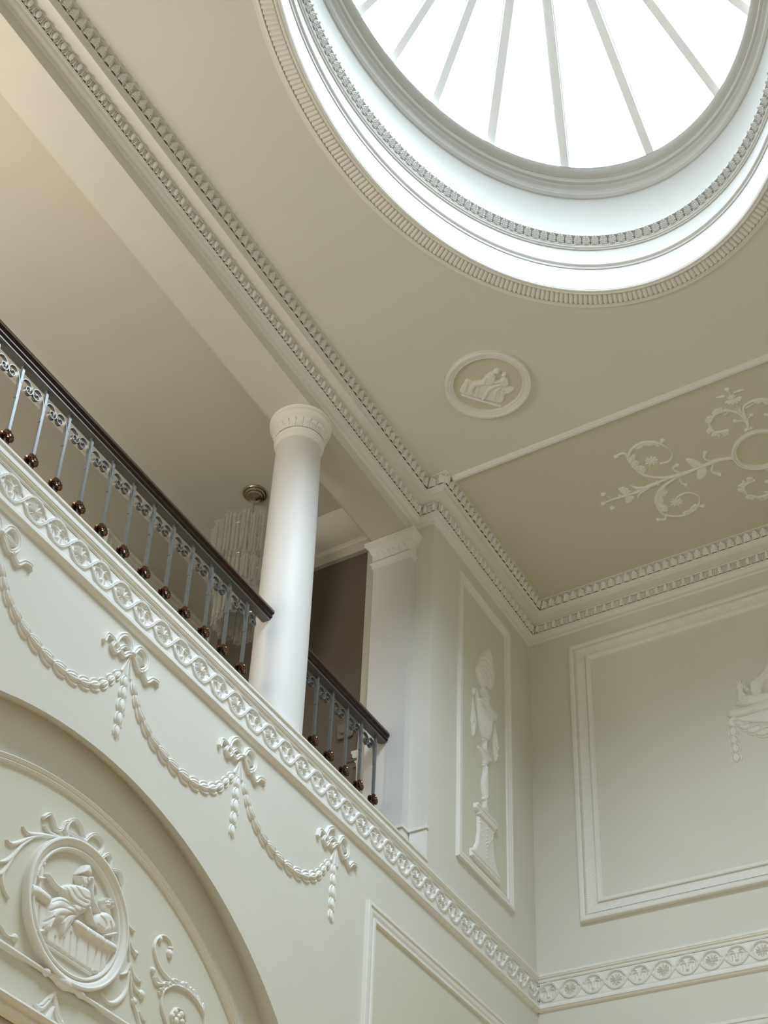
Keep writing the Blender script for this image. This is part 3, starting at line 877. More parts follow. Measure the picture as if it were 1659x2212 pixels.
def spray(name, cfn, pl, bb, strokes, buds, label, cat, res=.0034, h=.018, lv=(), grooves=(), material=M_ORN, loc=None):
    R = Relief(bb, res)
    for P_, r in strokes: R.stroke(cfn(P_), r, h)
    for P_, w_, n_, sd in lv: R.leaf(cfn(P_), w_, h * 1.15, n_, sd)
    for p, r in buds: R.dot(cfn([p])[0], r, h * 1.3)
    for g, w_ in grooves: R.groove(cfn(g), w_, h * .4)
    return R


ls = [([(218, 215), (275, 285), (400, 300), (530, 318), (660, 350), (770, 410)], [.003, .012, .015, .012, .012, .008]), ([(430, 208), (490, 275), (590, 325), (690, 365)], [.003, .010, .010, .006]),
      ([(52, 348), (110, 392), (200, 372), (300, 330), (420, 312)], [.003, .014, .014, .010, .008]), ([(-10, 575), (60, 560), (130, 505), (215, 405), (330, 330)], [.008, .015, .014, .012, .008]),
      ([(-10, 700), (50, 640), (95, 570), (150, 470), (250, 380)], [.012, .014, .012, .010, .008]), ([(75, 945), (30, 850), (12, 740), (45, 640), (110, 540)], [.004, .011, .012, .010, .008]),
      ([(-120, 900), (-60, 1130), (0, 1230), (60, 1320), (140, 1340)], [.008, .010, .010, .008, .008])]
root = empty('laurel_spray', (-6.8, .15, 5.6), 'curling plaster leaf spray hugging the left side of the round medallion', 'leaf spray')
spray('leaves', c1, PT, ((-7.3, 5.3), (-6.05, 6.6)), ls, [((140, 1340), .024)], '', '').build('leaves', PT, M_ORN, root)
rs = [([(1040, 650), (1140, 810), (1220, 970), (1268, 1150), (1290, 1350), (1300, 1600), (1320, 1900), (1345, 1990)], .008), ([(990, 610), (1080, 715), (1115, 765), (1165, 785)], [.004, .010, .009, .003]),
      ([(1180, 880), (1225, 960), (1264, 1025)], [.005, .013, .003]), ([(1250, 1120), (1285, 1215), (1350, 1283)], [.005, .013, .004]), ([(1285, 1330), (1320, 1440), (1355, 1490)], [.006, .010, .006]),
      ([(1295, 1550), (1335, 1700), (1375, 1765), (1420, 1788)], [.006, .014, .010, .004]), ([(1305, 1720), (1350, 1850), (1400, 1900)], [.005, .010, .007]), ([(1300, 1590), (1270, 1690), (1212, 1715)], [.006, .012, .003]),
      ([(1290, 1690), (1265, 1880), (1180, 1990), (1090, 2000), (1040, 1945), (1010, 1895)], [.007, .016, .018, .012, .008, .010]), ([(1345, 2020), (1380, 2130), (1410, 2240)], [.010, .014, .016]), ([(1400, 2090), (1430, 2160), (1470, 2190)], [.004, .008, .003])]
root = empty('laurel_spray', (-5.7, .15, 5.4), 'long plaster leaf spray with buds down the right side of the round medallion', 'leaf spray')
spray('leaves', c1, PT, ((-6.4, 5.0), (-5.2, 6.4)), rs, [((1365, 1500), .022), ((1425, 1915), .030), ((1345, 1985), .028)], '', '').build('leaves', PT, M_ORN, root)
c2 = crop(PT, 220, 1960, 6.381)
ss = [([(920, 560), (955, 560), (905, 445), (825, 393), (745, 445), (710, 560), (740, 720), (820, 880), (940, 1010), (1085, 1105), (1200, 1185), (1310, 1320), (1385, 1480), (1400, 1640)], [.010, .012, .009, .008, .010, .012, .012, .014, .012, .010, .010, .010, .010, .010]),
      ([(1085, 1105), (960, 1075), (870, 1125), (815, 1230), (805, 1370), (840, 1500), (885, 1640)], [.010, .010, .009, .008, .008, .007, .006]), ([(935, 1062), (820, 1060), (740, 1050), (700, 970)], [.008, .012, .013, .004]), ([(810, 1045), (765, 1010), (745, 965)], [.010, .008, .003]),
      ([(960, 1600), (945, 1470), (1020, 1395), (1100, 1440), (1140, 1570)], .006)]
root = empty('scroll_ornament', (-5.0, .15, 5.0), 'plaster acanthus scroll curling up between the medallion and the arch', 'scroll ornament')
R = spray('scroll', c2, PT, ((-5.8, 4.6), (-4.3, 6.6)), ss, [((925, 640), .030), ((790, 440), .022), ((690, 870), .022), ((1000, 1440), .026), ((960, 1500), .024), ((1080, 1480), .026), ((1010, 1570), .028), ((1090, 1580), .024), ((1040, 1510), .020)], '', '',
          lv=[([(1090, 1110), (980, 1080), (880, 1120)], .045, 3, -1), ([(1300, 1300), (1200, 1185), (1100, 1115)], .050, 4, -1), ([(1385, 1480), (1350, 1390), (1300, 1310)], .045, 3, -1), ([(810, 1260), (820, 1180), (860, 1130)], .035, 3, 1)])
R.build('scroll', PT, M_ORN, root)
root = empty('drapery_ornament', (-6.2, .15, 5.1), 'plaster drapery ends hanging below the thin rod under the medallion', 'drapery ornament')
R = spray('d', c1, PT, ((-6.75, 4.9), (-5.9, 5.4)), [([(335, 2005), (400, 2050), (470, 1990), (545, 1895)], [.005, .022, .024, .010]), ([(545, 1895), (555, 1990), (580, 2120), (630, 2230)], [.010, .022, .026, .012]), ([(440, 2220), (490, 2130), (530, 2050)], [.03, .022, .01])], [], '', '',
          grooves=[([(350, 2010), (410, 2040), (480, 1970)], .005), ([(555, 1930), (570, 2060), (610, 2180)], .005)])
R.build('drapery', PT, M_ORN, root)

# ------------------------------------------------------------------ garlands on the left wall
HR = Relief(((-.075, -.05), (.075, .05)), .0024)
HR.poly([(-.058, 0), (-.03, .022), (.01, .029), (.04, .018), (.058, 0), (.04, -.018), (.01, -.029), (-.03, -.022)], .024, .026)
HR.groove([(-.04, .0), (.04, .004)], .0035, .006, False)
for sg in (1, -1): HR.stroke([(-.062, .006 * sg), (-.03, .032 * sg), (.015, .041 * sg), (.05, .034 * sg)], [.003, .007, .008, .002], .012)
husk_me = rel_data(HR, 'husk', PW)


def husk(parent, p, ang, s=1.0, me=None, pl=PW, sw=1.0):
    o = link('husk', me or husk_me, parent)
    P_ = Tw([pl.pos(np.array([p[0]]), np.array([p[1]]), np.array([0.]))[0]])[0]
    # rotate within the wall plane
    U, V_, N_ = pl.U, pl.V, pl.N
    c, si = math.cos(ang), math.sin(ang)
    u2 = c * U + si * V_; v2 = -si * U + c * V_
    B0 = np.column_stack([U, V_, N_]); B1 = np.column_stack([u2 * s, v2 * s * sw, N_ * s])
    Rm = B1 @ np.linalg.inv(B0)
    M4 = Matrix.Identity(4)
    for i in range(3):
        for j in range(3): M4[i][j] = Rm[i][j]
    M4.translation = Vector(P_ - np.array(parent.location)) if False else Vector((0, 0, 0))
    o.matrix_local = Matrix.Translation(Vector(P_ - root_loc(parent))) @ M4
    return o


SW = np.array([[.08, -.234], [.122, -.310], [.175, -.380], [.252, -.440], [.345, -.490], [.455, -.522], [.573, -.543], [.699, -.545], [.815, -.532], [.925, -.498], [1.02, -.450], [1.10, -.385], [1.160, -.308], [1.212, -.238]])
DR = [(-.018, -.244), (-.016, -.335), (-.015, -.437), (-.017, -.541), (-.020, -.640)]
KX = [-7.625, -6.314, -5.0, -3.677]
where = ['at the far left edge', 'above the round medallion', 'second from the right', 'at the right end of the row']
bowR = Relief(((-.34, -.32), (.30, .26)), .0028)
cb = crop(PW, 450, 1570, 8.847); kn = cb([(622, 608)])[0]
for P_, r in (([(600, 600), (596, 450), (540, 285), (440, 285), (372, 400), (385, 480), (430, 570), (490, 655), (550, 610), (600, 605)], .020), ([(590, 570), (500, 480), (420, 530)], .015),
              ([(640, 600), (720, 490), (795, 520), (850, 650), (858, 800), (815, 880), (740, 895), (690, 770), (650, 650)], .020), ([(660, 630), (740, 700), (800, 770)], .015),
              ([(405, 560), (360, 600), (300, 500), (335, 400), (235, 290), (185, 400)], .017), ([(790, 915), (860, 1085), (950, 1030), (1045, 1090), (1050, 1190), (1062, 1250)], [.012, .018, .020, .018, .010, .003])):
    bowR.stroke(cb(P_) - kn, r, .026, flat=.5); bowR.groove(cb(P_) - kn, .004, .008)
bowR.dot((0, 0), .026, .04)
bow_me = rel_data(bowR, 'ribbon', PW)
cordR = Relief(((-.14, -.24), (.04, .02)), .0025)
for P_ in ([(600, 640), (545, 780), (485, 915)], [(606, 640), (575, 840), (560, 1000)], [(614, 640), (618, 860), (626, 1060)]):
    cordR.stroke(cb(P_) - kn, [.005, .008, .012], .012, sm=False)
cord_me = rel_data(cordR, 'tie_cord', PW)
for i, kx in enumerate(KX):
    kz = 7.752
    b = empty('ribbon_bow', (kx, 0, kz), 'white plaster ribbon bow under the frieze, ' + ['cut by the left picture edge', 'second from the left', 'third from the left', 'rightmost of the row'][i], 'ribbon bow', 'ribbon bows of the garland')
    link('ribbon', bow_me, b); link('tie_cord', cord_me, b)
    d = empty('husk_drop', (kx, 0, kz - .3), 'short hanging string of five plaster husks below the ' + ['leftmost bow', 'second bow from the left', 'third bow from the left', 'rightmost bow'][i], 'husk drop', 'hanging husk drops')
    for k, (a, z) in enumerate(DR): husk(d, (kx + a, kz + z), -pi / 2 + .04, [.80, .92, 1.0, .92, .82][k])
    g_x = kx if i < 3 else None
    if g_x is not None:
        s_ = empty('husk_garland', (kx + .65, 0, kz - .54), 'drooping garland of plaster husks, ' + ['leftmost, running off the left picture edge', 'the middle one over the arch', 'the right-hand one ending at the rightmost bow'][i], 'garland', 'husk garlands under the frieze')
        tg = np.gradient(SW, axis=0)
        for k, (a, z) in enumerate(SW): husk(s_, (kx + a, kz + z), math.atan2(tg[k][1], tg[k][0]) + (0 if k < 11 else pi), [.75, .85, .95, 1.02, 1.08, 1.1, 1.08, 1.08, 1.05, 1.0, .95, .85, .8, .75][k], sw=1.05)

# ------------------------------------------------------------------ urn relief in the tall panel
cu_ = crop(PW, 940, 1200, 2.765)
un = empty('urn_relief', (-1.1, 0, 8.9), 'tall plaster relief of a flaming urn on a pedestal inside the narrow panel', 'urn relief')
UX = -1.12


def sym(pts): return [(UX + w_, z_) for w_, z_ in pts] + [(UX - w_, z_) for w_, z_ in pts[::-1]]


R = Relief(((-1.5, 8.86), (-.74, 9.56)), .0045)
R.poly(sym([(.30, 8.885), (.30, 8.965), (.235, 9.01), (.185, 9.10), (.160, 9.22), (.155, 9.32), (.165, 9.41)]), .03, .030, sm=False)
R.poly(sym([(.175, 9.40), (.185, 9.425), (.21, 9.435), (.228, 9.455), (.228, 9.50), (.20, 9.525)]), .015, .045, sm=False)
R.groove([(UX - .22, 9.475), (UX + .22, 9.475)], .006, .012, False)
R.groove([(UX - .29, 8.935), (UX + .29, 8.935)], .006, .010, False)
for sg in (1, -1):
    for k in range(7): R.dot((UX + sg * (.14 - .0045 * k * k), 9.37 - .035 * k), .015, .040)
for k in range(10): R.dot((UX, 9.38 - .040 * k), .015, .042)
R.build('pedestal', PW, M_ORN, un)
R = Relief(((-1.5, 9.48), (-.74, 11.05)), .0045)
R.poly(sym([(.10, 9.525), (.10, 9.545), (.055, 9.56), (.028, 9.61), (.026, 9.64), (.052, 9.65), (.052, 9.675), (.030, 9.69)]), .03, .035, sm=False)
R.stroke([(UX, 9.69), (UX, 9.76), (UX, 9.83), (UX, 9.91), (UX, 10.0), (UX, 10.04)], [.030, .058, .072, .050, .026, .022], .045)
R.dot((UX, 10.055), .042, .036, ry=.018)
R.poly(sym([(.025, 10.07), (.04, 10.11), (.09, 10.155), (.142, 10.195), (.142, 10.225), (.06, 10.235), (.032, 10.27), (.022, 10.34), (.022, 10.38)]), .03, .036, sm=False)
R.groove([(UX - .14, 10.205), (UX + .14, 10.205)], .005, .012, False)
R.dot((UX, 10.355), .05, .036, ry=.02)
R.poly(sym([(.04, 10.37), (.085, 10.43), (.122, 10.52), (.145, 10.64), (.160, 10.71), (.160, 10.74)]), .07, .055)
for k in range(-4, 5): R.groove([(UX + .012 * k, 10.41), (UX + .030 * k, 10.62)], .006, .012, False)
R.poly(sym([(.162, 10.725), (.172, 10.745), (.172, 10.775), (.15, 10.79), (.06, 10.82), (.032, 10.86), (.03, 10.88)]), .02, .050, sm=False)
R.groove([(UX - .16, 10.70), (UX + .16, 10.70)], .006, .012, False)
R.poly(sym([(.035, 10.87), (.06, 10.89), (.092, 10.925), (.092, 10.95), (.035, 10.955), (.028, 10.985)]), .02, .040, sm=False)
for sg in (1, -1): R.stroke([(UX + sg * .15, 10.74), (UX + sg * .175, 10.82), (UX + sg * .215, 10.855), (UX + sg * .245, 10.83), (UX + sg * .24, 10.79)], .013, .03)
R.build('urn', PW, M_ORN, un)
R = Relief(((-1.5, 10.6), (-.72, 11.75)), .005)
R.poly(cu_([(240, 680), (252, 650), (262, 602), (300, 560), (326, 600), (336, 690), (343, 750), (332, 800), (298, 775), (278, 792), (252, 730)]), .05, .04)
for g in ([(265, 620), (300, 640), (325, 690)], [(300, 570), (318, 620), (330, 680)], [(245, 690), (275, 720), (285, 780)], [(275, 690), (300, 720), (310, 770)], [(260, 655), (300, 680), (335, 740)]): R.groove(cu_(g), .010, .014)
R.stroke(cu_([(282, 785), (280, 830)]), [.03, .018], .03, sm=False)
R.build('flame', PW, M_ORN, un)
for sg in (1, -1):
    R = Relief(((UX - .33, 10.2), (UX - .12, 10.86)) if sg < 0 else ((UX + .12, 10.2), (UX + .33, 10.86)), .0045)
    R.poly([(UX + sg * a_, z_) for a_, z_ in ((.240, 10.80), (.262, 10.62), (.285, 10.46), (.278, 10.38), (.245, 10.26), (.205, 10.38), (.198, 10.46), (.222, 10.62))], .03, .032)
    for a_ in (.225, .262): R.groove([(UX + sg * .24, 10.76), (UX + sg * a_, 10.36)], .007, .012, False)
    for a_, z_ in ((.22, 10.42), (.265, 10.44), (.245, 10.34)): R.dot((UX + sg * a_, z_), .022, .038)
    R.build('hanging_cloth', PW, M_ORN, un)

# ------------------------------------------------------------------ winged sphinx on the back wall
cs_ = crop(PB, 1540, 1380, 6.916)
sx = empty('sphinx_relief', (0, -2.2, 10.2), 'plaster relief of a winged female sphinx on a shelf in the large back panel', 'sphinx relief')
R = Relief(((1.75, 9.8), (2.7, 12.0)), .005)
R.poly(cs_([(345, 1005), (420, 910), (480, 872), (620, 850), (823, 815), (980, 790), (990, 880), (800, 960), (640, 1010), (560, 1020)]), .05, .05)
R.dot(cs_([(440, 960)])[0], .035, .07); R.dot(cs_([(520, 955)])[0], .035, .07)
R.dot(cs_([(425, 745)])[0], .050, .07, ry=.06)
for p in ((395, 700), (440, 690), (490, 710), (510, 750), (470, 740), (515, 785), (545, 790)): R.dot(cs_([p])[0], .022, .075)
R.stroke(cs_([(420, 800), (440, 880)]), [.030, .05], .05)
R.poly(cs_([(600, 860), (562, 720), (600, 650), (690, 580), (780, 450), (830, 360), (960, 250), (1000, 300), (900, 560), (775, 700), (735, 840)]), .03, .045)
for g in ([(620, 700), (720, 620), (830, 480)], [(640, 760), (760, 660), (860, 520)], [(660, 820), (740, 740), (800, 660)], [(600, 690), (690, 610), (800, 440), (900, 320)]): R.groove(cs_(g), .008, .012)
R.build('sphinx_body', PB, M_ORN, sx)
R = Relief(((1.6, 9.6), (2.75, 11.4)), .005)
R.poly(cs_([(330, 1200), (823, 1070), (1000, 1020), (1000, 1250), (823, 1256), (480, 1248)]), .015, .02, sm=False)
R.poly(cs_([(222, 1155), (262, 1095), (420, 1065), (600, 1010), (823, 935), (1000, 880), (1000, 1020), (823, 1072), (330, 1204), (240, 1180)]), .02, .045, sm=False)
R.groove(cs_([(240, 1150), (823, 985), (1000, 935)]), .007, .014, False); R.groove(cs_([(300, 1190), (823, 1040), (1000, 985)]), .006, .012, False)
R.stroke(cs_([(300, 1290), (270, 1270), (290, 1220), (340, 1215)]), [.03, .035, .03, .02], .03)
R.build('shelf', PB, M_ORN, sx)
hb_me = rel_data(HR, 'husk', PB)
for (a, b, an_, s) in ((308, 1390, -1.5, 1.0), (322, 1520, -1.45, 1.0), (345, 1640, -1.45, 1.0), (355, 1780, -1.5, 1.05)):
    husk(sx, cs_([(a, b)])[0], an_, s * .95, hb_me, PB, 1.2)
for (a, b, an_, s) in ((395, 1262, -.3, .8), (490, 1318, -.2, 1.0), (620, 1368, .05, 1.15), (770, 1402, .15, 1.2), (920, 1400, .3, 1.2)):
    husk(sx, cs_([(a, b)])[0], an_, s, hb_me, PB, 1.1)

# ------------------------------------------------------------------ ceiling ornaments
RC = (-3.325, 1.147)
rd_ = empty('ceiling_roundel', (RC[0], -RC[1], ZC), 'small round plaster roundel with two reclining figures on the ceiling', 'roundel')
ring_frame(PC, RC, [(.400, -.002), (.400, .040), (.394, .046), (.376, .046), (.370, .038), (.362, .038)] + arcp((.358, .036), (.338, .026), -.2, 4) + [(.334, .030), (.326, .030), (.320, .016), (.318, .004)], rd_)
ring_frame(PC, RC, [(.324, .004), (.001, .004)], rd_, 'ground', material=M_CPANEL)
cr_ = crop(Plane((0, 0, ZC - .01), (1, 0, 0), (0, -1, 0)), 900, 720, 5.53)
R = Relief(((RC[0] - .33, RC[1] - .33), (RC[0] + .33, RC[1] + .33)), .0035)
R.poly(cr_([(522, 665), (560, 600), (600, 545), (690, 585), (780, 570), (900, 610), (1010, 625), (1170, 650), (1115, 715), (1055, 730), (1010, 830), (800, 790), (540, 715)]), .02, .014)
R.stroke(cr_([(545, 735), (760, 800), (1000, 870)]), .010, .022, sm=False)
R.stroke(cr_([(600, 575), (590, 640), (560, 700)]), [.02, .03, .02], .022)
R.poly(cr_([(770, 575), (850, 485), (925, 455), (945, 520), (920, 590), (880, 615), (800, 605)]), .02, .03)
R.dot(cr_([(955, 450)])[0], .028, .036, ry=.03); R.dot(cr_([(1042, 490)])[0], .024, .034, ry=.028)
R.stroke(cr_([(920, 500), (930, 575), (1030, 555)]), [.016, .014, .008], .032)
R.poly(cr_([(1005, 545), (1075, 515), (1100, 590), (1070, 625), (985, 625)]), .015, .026)
R.stroke(cr_([(790, 590), (690, 610), (650, 690), (700, 740)]), [.028, .03, .024, .014], .03); R.stroke(cr_([(990, 610), (880, 650), (820, 740), (790, 780)]), [.024, .026, .020, .012], .03)
R.stroke(cr_([(1000, 640), (940, 700), (930, 790)]), [.02, .018, .01], .024)
for g in ([(620, 600), (600, 690)], [(700, 620), (680, 720)], [(760, 640), (740, 730)], [(870, 670), (830, 760)], [(1000, 660), (980, 790)], [(1050, 680), (1030, 740)], [(840, 520), (820, 590)], [(1050, 650), (1150, 665)]): R.groove(cr_(g), .005, .008, False)
R.build('figure_relief', PC, M_ORN, rd_, lift=.004)

ca = crop(Plane((0, 0, ZC - .008), (1, 0, 0), (0, -1, 0)), 1260, 800, 4.158)
AC = (-1.335, 3.05)
ar = empty('arabesque', (AC[0], -AC[1], ZC), 'flat plaster arabesque of scrolls and flowers around an oval ring on the ceiling', 'arabesque')
ring_frame(PC, AC, [(.262, -.002), (.262, .026), (.256, .032), (.246, .032), (.240, .020), (.232, .020), (.228, .026), (.220, .024), (.214, -.002)], ar, 'ring')


def fan(R, cfn, c, tips, r, h=.012):
    c = cfn([c])[0]
    for t in tips:
        q = cfn([t])[0]; R.stroke([c, (c + q) / 2, q], [r * .35, r * .8, r], h)


def flower(R, cfn, c, rad=.055, n=9, h=.014):
    c = cfn([c])[0]
    for k in range(n):
        a = 2 * pi * k / n; R.stroke([c, c + rad * np.array([math.cos(a), math.sin(a)])], [rad * .22, rad * .2], h * .8, sm=False); R.dot(c + rad * .7 * np.array([math.cos(a), math.sin(a)]), rad * .26, h * .8)
    R.dot(c, rad * .35, h * 1.2)


R = Relief(((-2.2, 1.3), (-.55, 3.1)), .0045); h = .016
for p in ((292, 780), (1098, 742), (1225, 938), (845, 855), (922, 1030), (672, 1342), (712, 632), (1075, 1220)): R.dot(ca([p])[0], .024, .02)
for P_, r in (([(1345, 790), (1200, 812), (1110, 850), (1010, 888)], [.014, .020, .018, .010]), ([(1010, 888), (900, 932), (780, 965), (670, 1012)], [.010, .020, .014, .010]), ([(670, 1012), (580, 1050), (500, 1088), (440, 1110), (300, 1150), (262, 1162)], [.012, .020, .018, .008, .006, .005]),
              ([(870, 938), (760, 962), (640, 962), (540, 940), (460, 880), (405, 800), (375, 752), (325, 755), (292, 780)], [.014, .011, .010, .010, .010, .012, .011, .009, .008]), ([(402, 785), (440, 705), (530, 652), (620, 645), (700, 665), (770, 712), (802, 765), (765, 818), (690, 838)], [.010, .012, .013, .012, .007, .006, .006, .006, .005]),
              ([(850, 958), (740, 1030), (670, 1100), (650, 1180), (690, 1265), (745, 1302), (860, 1312), (960, 1280), (1030, 1222), (1045, 1150), (1000, 1112), (920, 1100), (845, 1140)], [.013, .012, .011, .011, .010, .008, .008, .012, .010, .006, .006, .006, .005]),
              ([(745, 1302), (735, 1340), (672, 1342)], [.010, .009, .012]), ([(1190, 830), (1120, 812), (1085, 785), (1098, 742)], [.008, .010, .009, .014]), ([(1165, 850), (1158, 910), (1225, 938)], [.008, .012, .014]), ([(880, 925), (820, 900), (808, 875), (845, 855)], [.008, .010, .008, .013]),
              ([(865, 965), (880, 1010), (922, 1030)], [.008, .010, .014]), ([(600, 1045), (490, 1060), (425, 1035)], [.012, .014, .004]), ([(580, 1060), (510, 1110), (490, 1150)], [.010, .012, .004]), ([(262, 1162), (230, 1140), (205, 1130)], .004), ([(262, 1162), (205, 1185)], .004), ([(262, 1162), (255, 1200), (262, 1225)], .004),
              ([(700, 660), (712, 632)], [.006, .018]), ([(1035, 1218), (1075, 1220)], [.006, .018])): R.stroke(ca(P_), np.array(r) * 1.25, h)
for P_, w_, n_, sd in (([(560, 950), (460, 880), (405, 800)], .05, 5, -1), ([(430, 715), (530, 652), (660, 650)], .035, 5, -1), ([(740, 1030), (655, 1160), (700, 1270)], .05, 6, 1), ([(880, 1310), (960, 1280), (1030, 1222)], .03, 4, 1)): R.leaf(ca(P_), w_ * 1.55, h, n_, sd)
fan(R, ca, (1012, 890), [(948, 808), (975, 815), (1003, 826), (1030, 840), (1055, 858)], .028); fan(R, ca, (1030, 890), [(1045, 968), (1068, 955), (1085, 935), (1090, 908), (1080, 885)], .028)
fan(R, ca, (375, 1125), [(338, 1072), (360, 1064), (385, 1074), (408, 1095)], .026); fan(R, ca, (385, 1130), [(402, 1184), (425, 1172), (440, 1148)], .026); fan(R, ca, (350, 1135), [(315, 1150), (325, 1128)], .014)
for p in ((178, 1117), (180, 1200), (262, 1237)): R.dot(ca([p])[0], .026, h * 1.3, ry=.03)
R.dot(ca([(1340, 762)])[0], .018, h); R.dot(ca([(1345, 795)])[0], .018, h); R.dot(ca([(665, 1003)])[0], .015, h); R.dot(ca([(673, 1030)])[0], .015, h)
flower(R, ca, (612, 818)); flower(R, ca, (840, 1185))
V, Fc = R.mesh(PC); mk('scroll_arm', V, Fc, M_ORN, ar, angle=60)
V2 = V.copy(); V2[:, 1] = -2 * AC[1] - V2[:, 1]; mk('scroll_arm', V2, Fc[:, ::-1], M_ORN, ar, angle=60)
R = Relief(((-2.3, 2.5), (-1.3, 3.9)), .0045)
for P_, r in (([(1482, 525), (1472, 465), (1400, 392), (1300, 360), (1215, 375), (1145, 440), (1135, 500), (1190, 558), (1300, 540)], [.012, .016, .013, .010, .011, .009, .012, .013, .018]), ([(1480, 510), (1452, 410), (1440, 335), (1500, 285), (1600, 258), (1680, 270), (1740, 330), (1730, 400), (1640, 400)], [.012, .014, .011, .010, .013, .010, .009, .012, .018]),
              ([(1470, 480), (1430, 455), (1372, 460)], .006), ([(1478, 480), (1482, 430), (1512, 405)], .006), ([(1448, 420), (1400, 345), (1368, 300)], [.010, .006, .004]), ([(1330, 240), (1305, 190)], .003), ([(1350, 240), (1350, 205), (1380, 190)], .003), ([(1330, 250), (1270, 230)], .003),
              ([(1400, 380), (1345, 345)], [.010, .003]), ([(1410, 380), (1408, 320)], [.010, .003]), ([(1390, 190), (1440, 175)], [.012, .005]), ([(1262, 235), (1190, 245)], [.014, .004]), ([(1310, 368), (1260, 405)], [.008, .003]), ([(1460, 340), (1530, 300)], [.008, .003])): R.stroke(ca(P_), r, h)
for P_, w_, n_, sd in (([(1290, 362), (1190, 395), (1140, 470)], .035, 4, -1), ([(1140, 500), (1190, 558), (1290, 545)], .04, 4, -1), ([(1500, 285), (1600, 258), (1690, 280)], .035, 4, -1)): R.leaf(ca(P_), w_ * 1.55, h, n_, sd)
fan(R, ca, (1340, 270), [(1285, 290), (1310, 300), (1345, 302), (1380, 290), (1405, 268), (1415, 248)], .016); fan(R, ca, (1340, 265), [(1315, 240), (1335, 228), (1360, 232), (1300, 250)], .012)
fan(R, ca, (1295, 190), [(1275, 175), (1290, 165), (1308, 168)], .012)
R.dot(ca([(1365, 458)])[0], .022, h); R.dot(ca([(1512, 405)])[0], .022, h)
for p in ((1465, 538), (1488, 525), (1510, 520)): R.dot(ca([p])[0], .020, h)
V, Fc = R.mesh(PC); mk('flower_spray', V, Fc, M_ORN, ar, angle=60)
V2 = V.copy(); V2[:, 0] = 2 * AC[0] - V2[:, 0]; mk('flower_spray', V2, Fc[:, ::-1], M_ORN, ar, angle=60)

# ------------------------------------------------------------------ column
CC = (-4.066, .42)


def column(cc, label):
    c = empty('column', (cc[0], cc[1], 8.38), label, 'column', None)
    sh = [(.2385 - .030 * t ** 1.6, 8.62 + 3.30 * t) for t in np.linspace(0, 1, 24)]
    MB().lathe([(.262, 8.60), (.25, 8.605)] + [(.243, 8.612)] + sh, cc, 96).build('shaft', M_COLM, c)
    b = MB(); b.box((cc[0] - .31, cc[1] - .31, 8.38), (cc[0] + .31, cc[1] + .31, 8.45))
    b.lathe([(.30, 8.45)] + arcp((.30, 8.455), (.30, 8.52), .45, 7) + [(.275, 8.525), (.265, 8.55)] + arcp((.268, 8.555), (.268, 8.60), .4, 6) + [(.24, 8.602)], cc, 72).build('base', M_COLM, c)
    b = MB(); b.lathe([(.207, 11.905), (.214, 11.91), (.216, 11.92), (.222, 11.925)] + arcp((.224, 11.93), (.226, 11.95), .4, 5) + [(.232, 11.952)] + arcp((.233, 11.955), (.236, 11.985), .4, 6) +
                      [(.226, 11.99), (.224, 12.0), (.228, 12.095), (.238, 12.10), (.243, 12.11), (.247, 12.115), (.25, 12.125), (.255, 12.127)] + arcp((.257, 12.13), (.285, 12.175), .12, 6) + arcp((.287, 12.18), (.292, 12.225), .25, 6) + [(.285, 12.229), (.0, 12.2305)], cc, 96)
    cap = b.build('capital', M_TRIM, c)
    n = 22; nx, ny = 13, 13; uu = np.linspace(-.5, .5, nx)[None, :]; vv = np.linspace(0, 1, ny)[:, None]
    H = .004 + .007 * (np.abs(uu) < .42) * (1 - .5 * (np.abs(((vv * 5 - np.abs(uu) * 2.2) % 1) - .5) < .18)) + .022 * np.clip((vv - .82) / .18, 0, 1) * (np.abs(uu) < .42)
    Vs = []; Fs = []; base = 0
    for i in range(n):
        a = 2 * pi * (i + uu) / n; r = .224 + .004 * vv + H; z = 12.0 + .098 * vv
        Vs.append(np.stack([cc[0] + r * np.cos(a), cc[1] + r * np.sin(a), z + 0 * a], -1).reshape(-1, 3)); Fs.append(grid_faces(ny, nx) + base); base += nx * ny
    mk('leaf_necking', np.concatenate(Vs), np.concatenate(Fs), M_ORN, cap, angle=30)
    return c


column(CC, 'smooth round white column with leaf-carved capital rising from the gallery')

# ------------------------------------------------------------------ pilaster against the gallery end
PX = -2.327
pil = empty('pilaster', (-2.27, .41, 8.38), 'square white pilaster with leaf-carved capital at the end of the gallery opening', 'pilaster')
MB().box((PX, .2, 8.38), (XR + .02, .62, 12.0)).build('shaft', M_COLM, pil, smooth=False)


def wrap(name, prof, x, y0, y1, material, parent, tail=0):
    V = []
    for (cx_, cy_, sx_, sy_) in ((XR + .001, y0, 0, -1), (x, y0, -1, -1), (x, y1, -1, 1), (XR + .001, y1, 0, 1)):
        for p, z in prof: V.append((cx_ + sx_ * p, cy_ + sy_ * p, z))
    return mk(name, V, grid_faces(4, len(prof)), material, parent, angle=28)


cap = wrap('capital', [(0, 11.905), (.012, 11.91), (.014, 11.925)] + arcp((.018, 11.93), (.026, 11.96), .3, 5) + [(.030, 11.965), (.028, 11.98), (.012, 11.988), (.010, 12.0), (.014, 12.09), (.024, 12.10), (.03, 12.115)] +
           arcp((.034, 12.12), (.068, 12.18), .12, 6) + [(.072, 12.182), (.076, 12.19)] + arcp((.078, 12.192), (.082, 12.224), .3, 5) + [(.074, 12.229), (-.1, 12.2295)], PX, .205, .62, M_TRIM, pil)
nx, ny = 11, 13; uu = np.linspace(-.5, .5, nx)[None, :]; vv = np.linspace(0, 1, ny)[:, None]
H = .003 + .007 * (np.abs(uu) < .42) * (1 - .5 * (np.abs(((vv * 5 - np.abs(uu) * 2.2) % 1) - .5) < .18)) + .020 * np.clip((vv - .82) / .18, 0, 1) * (np.abs(uu) < .42)
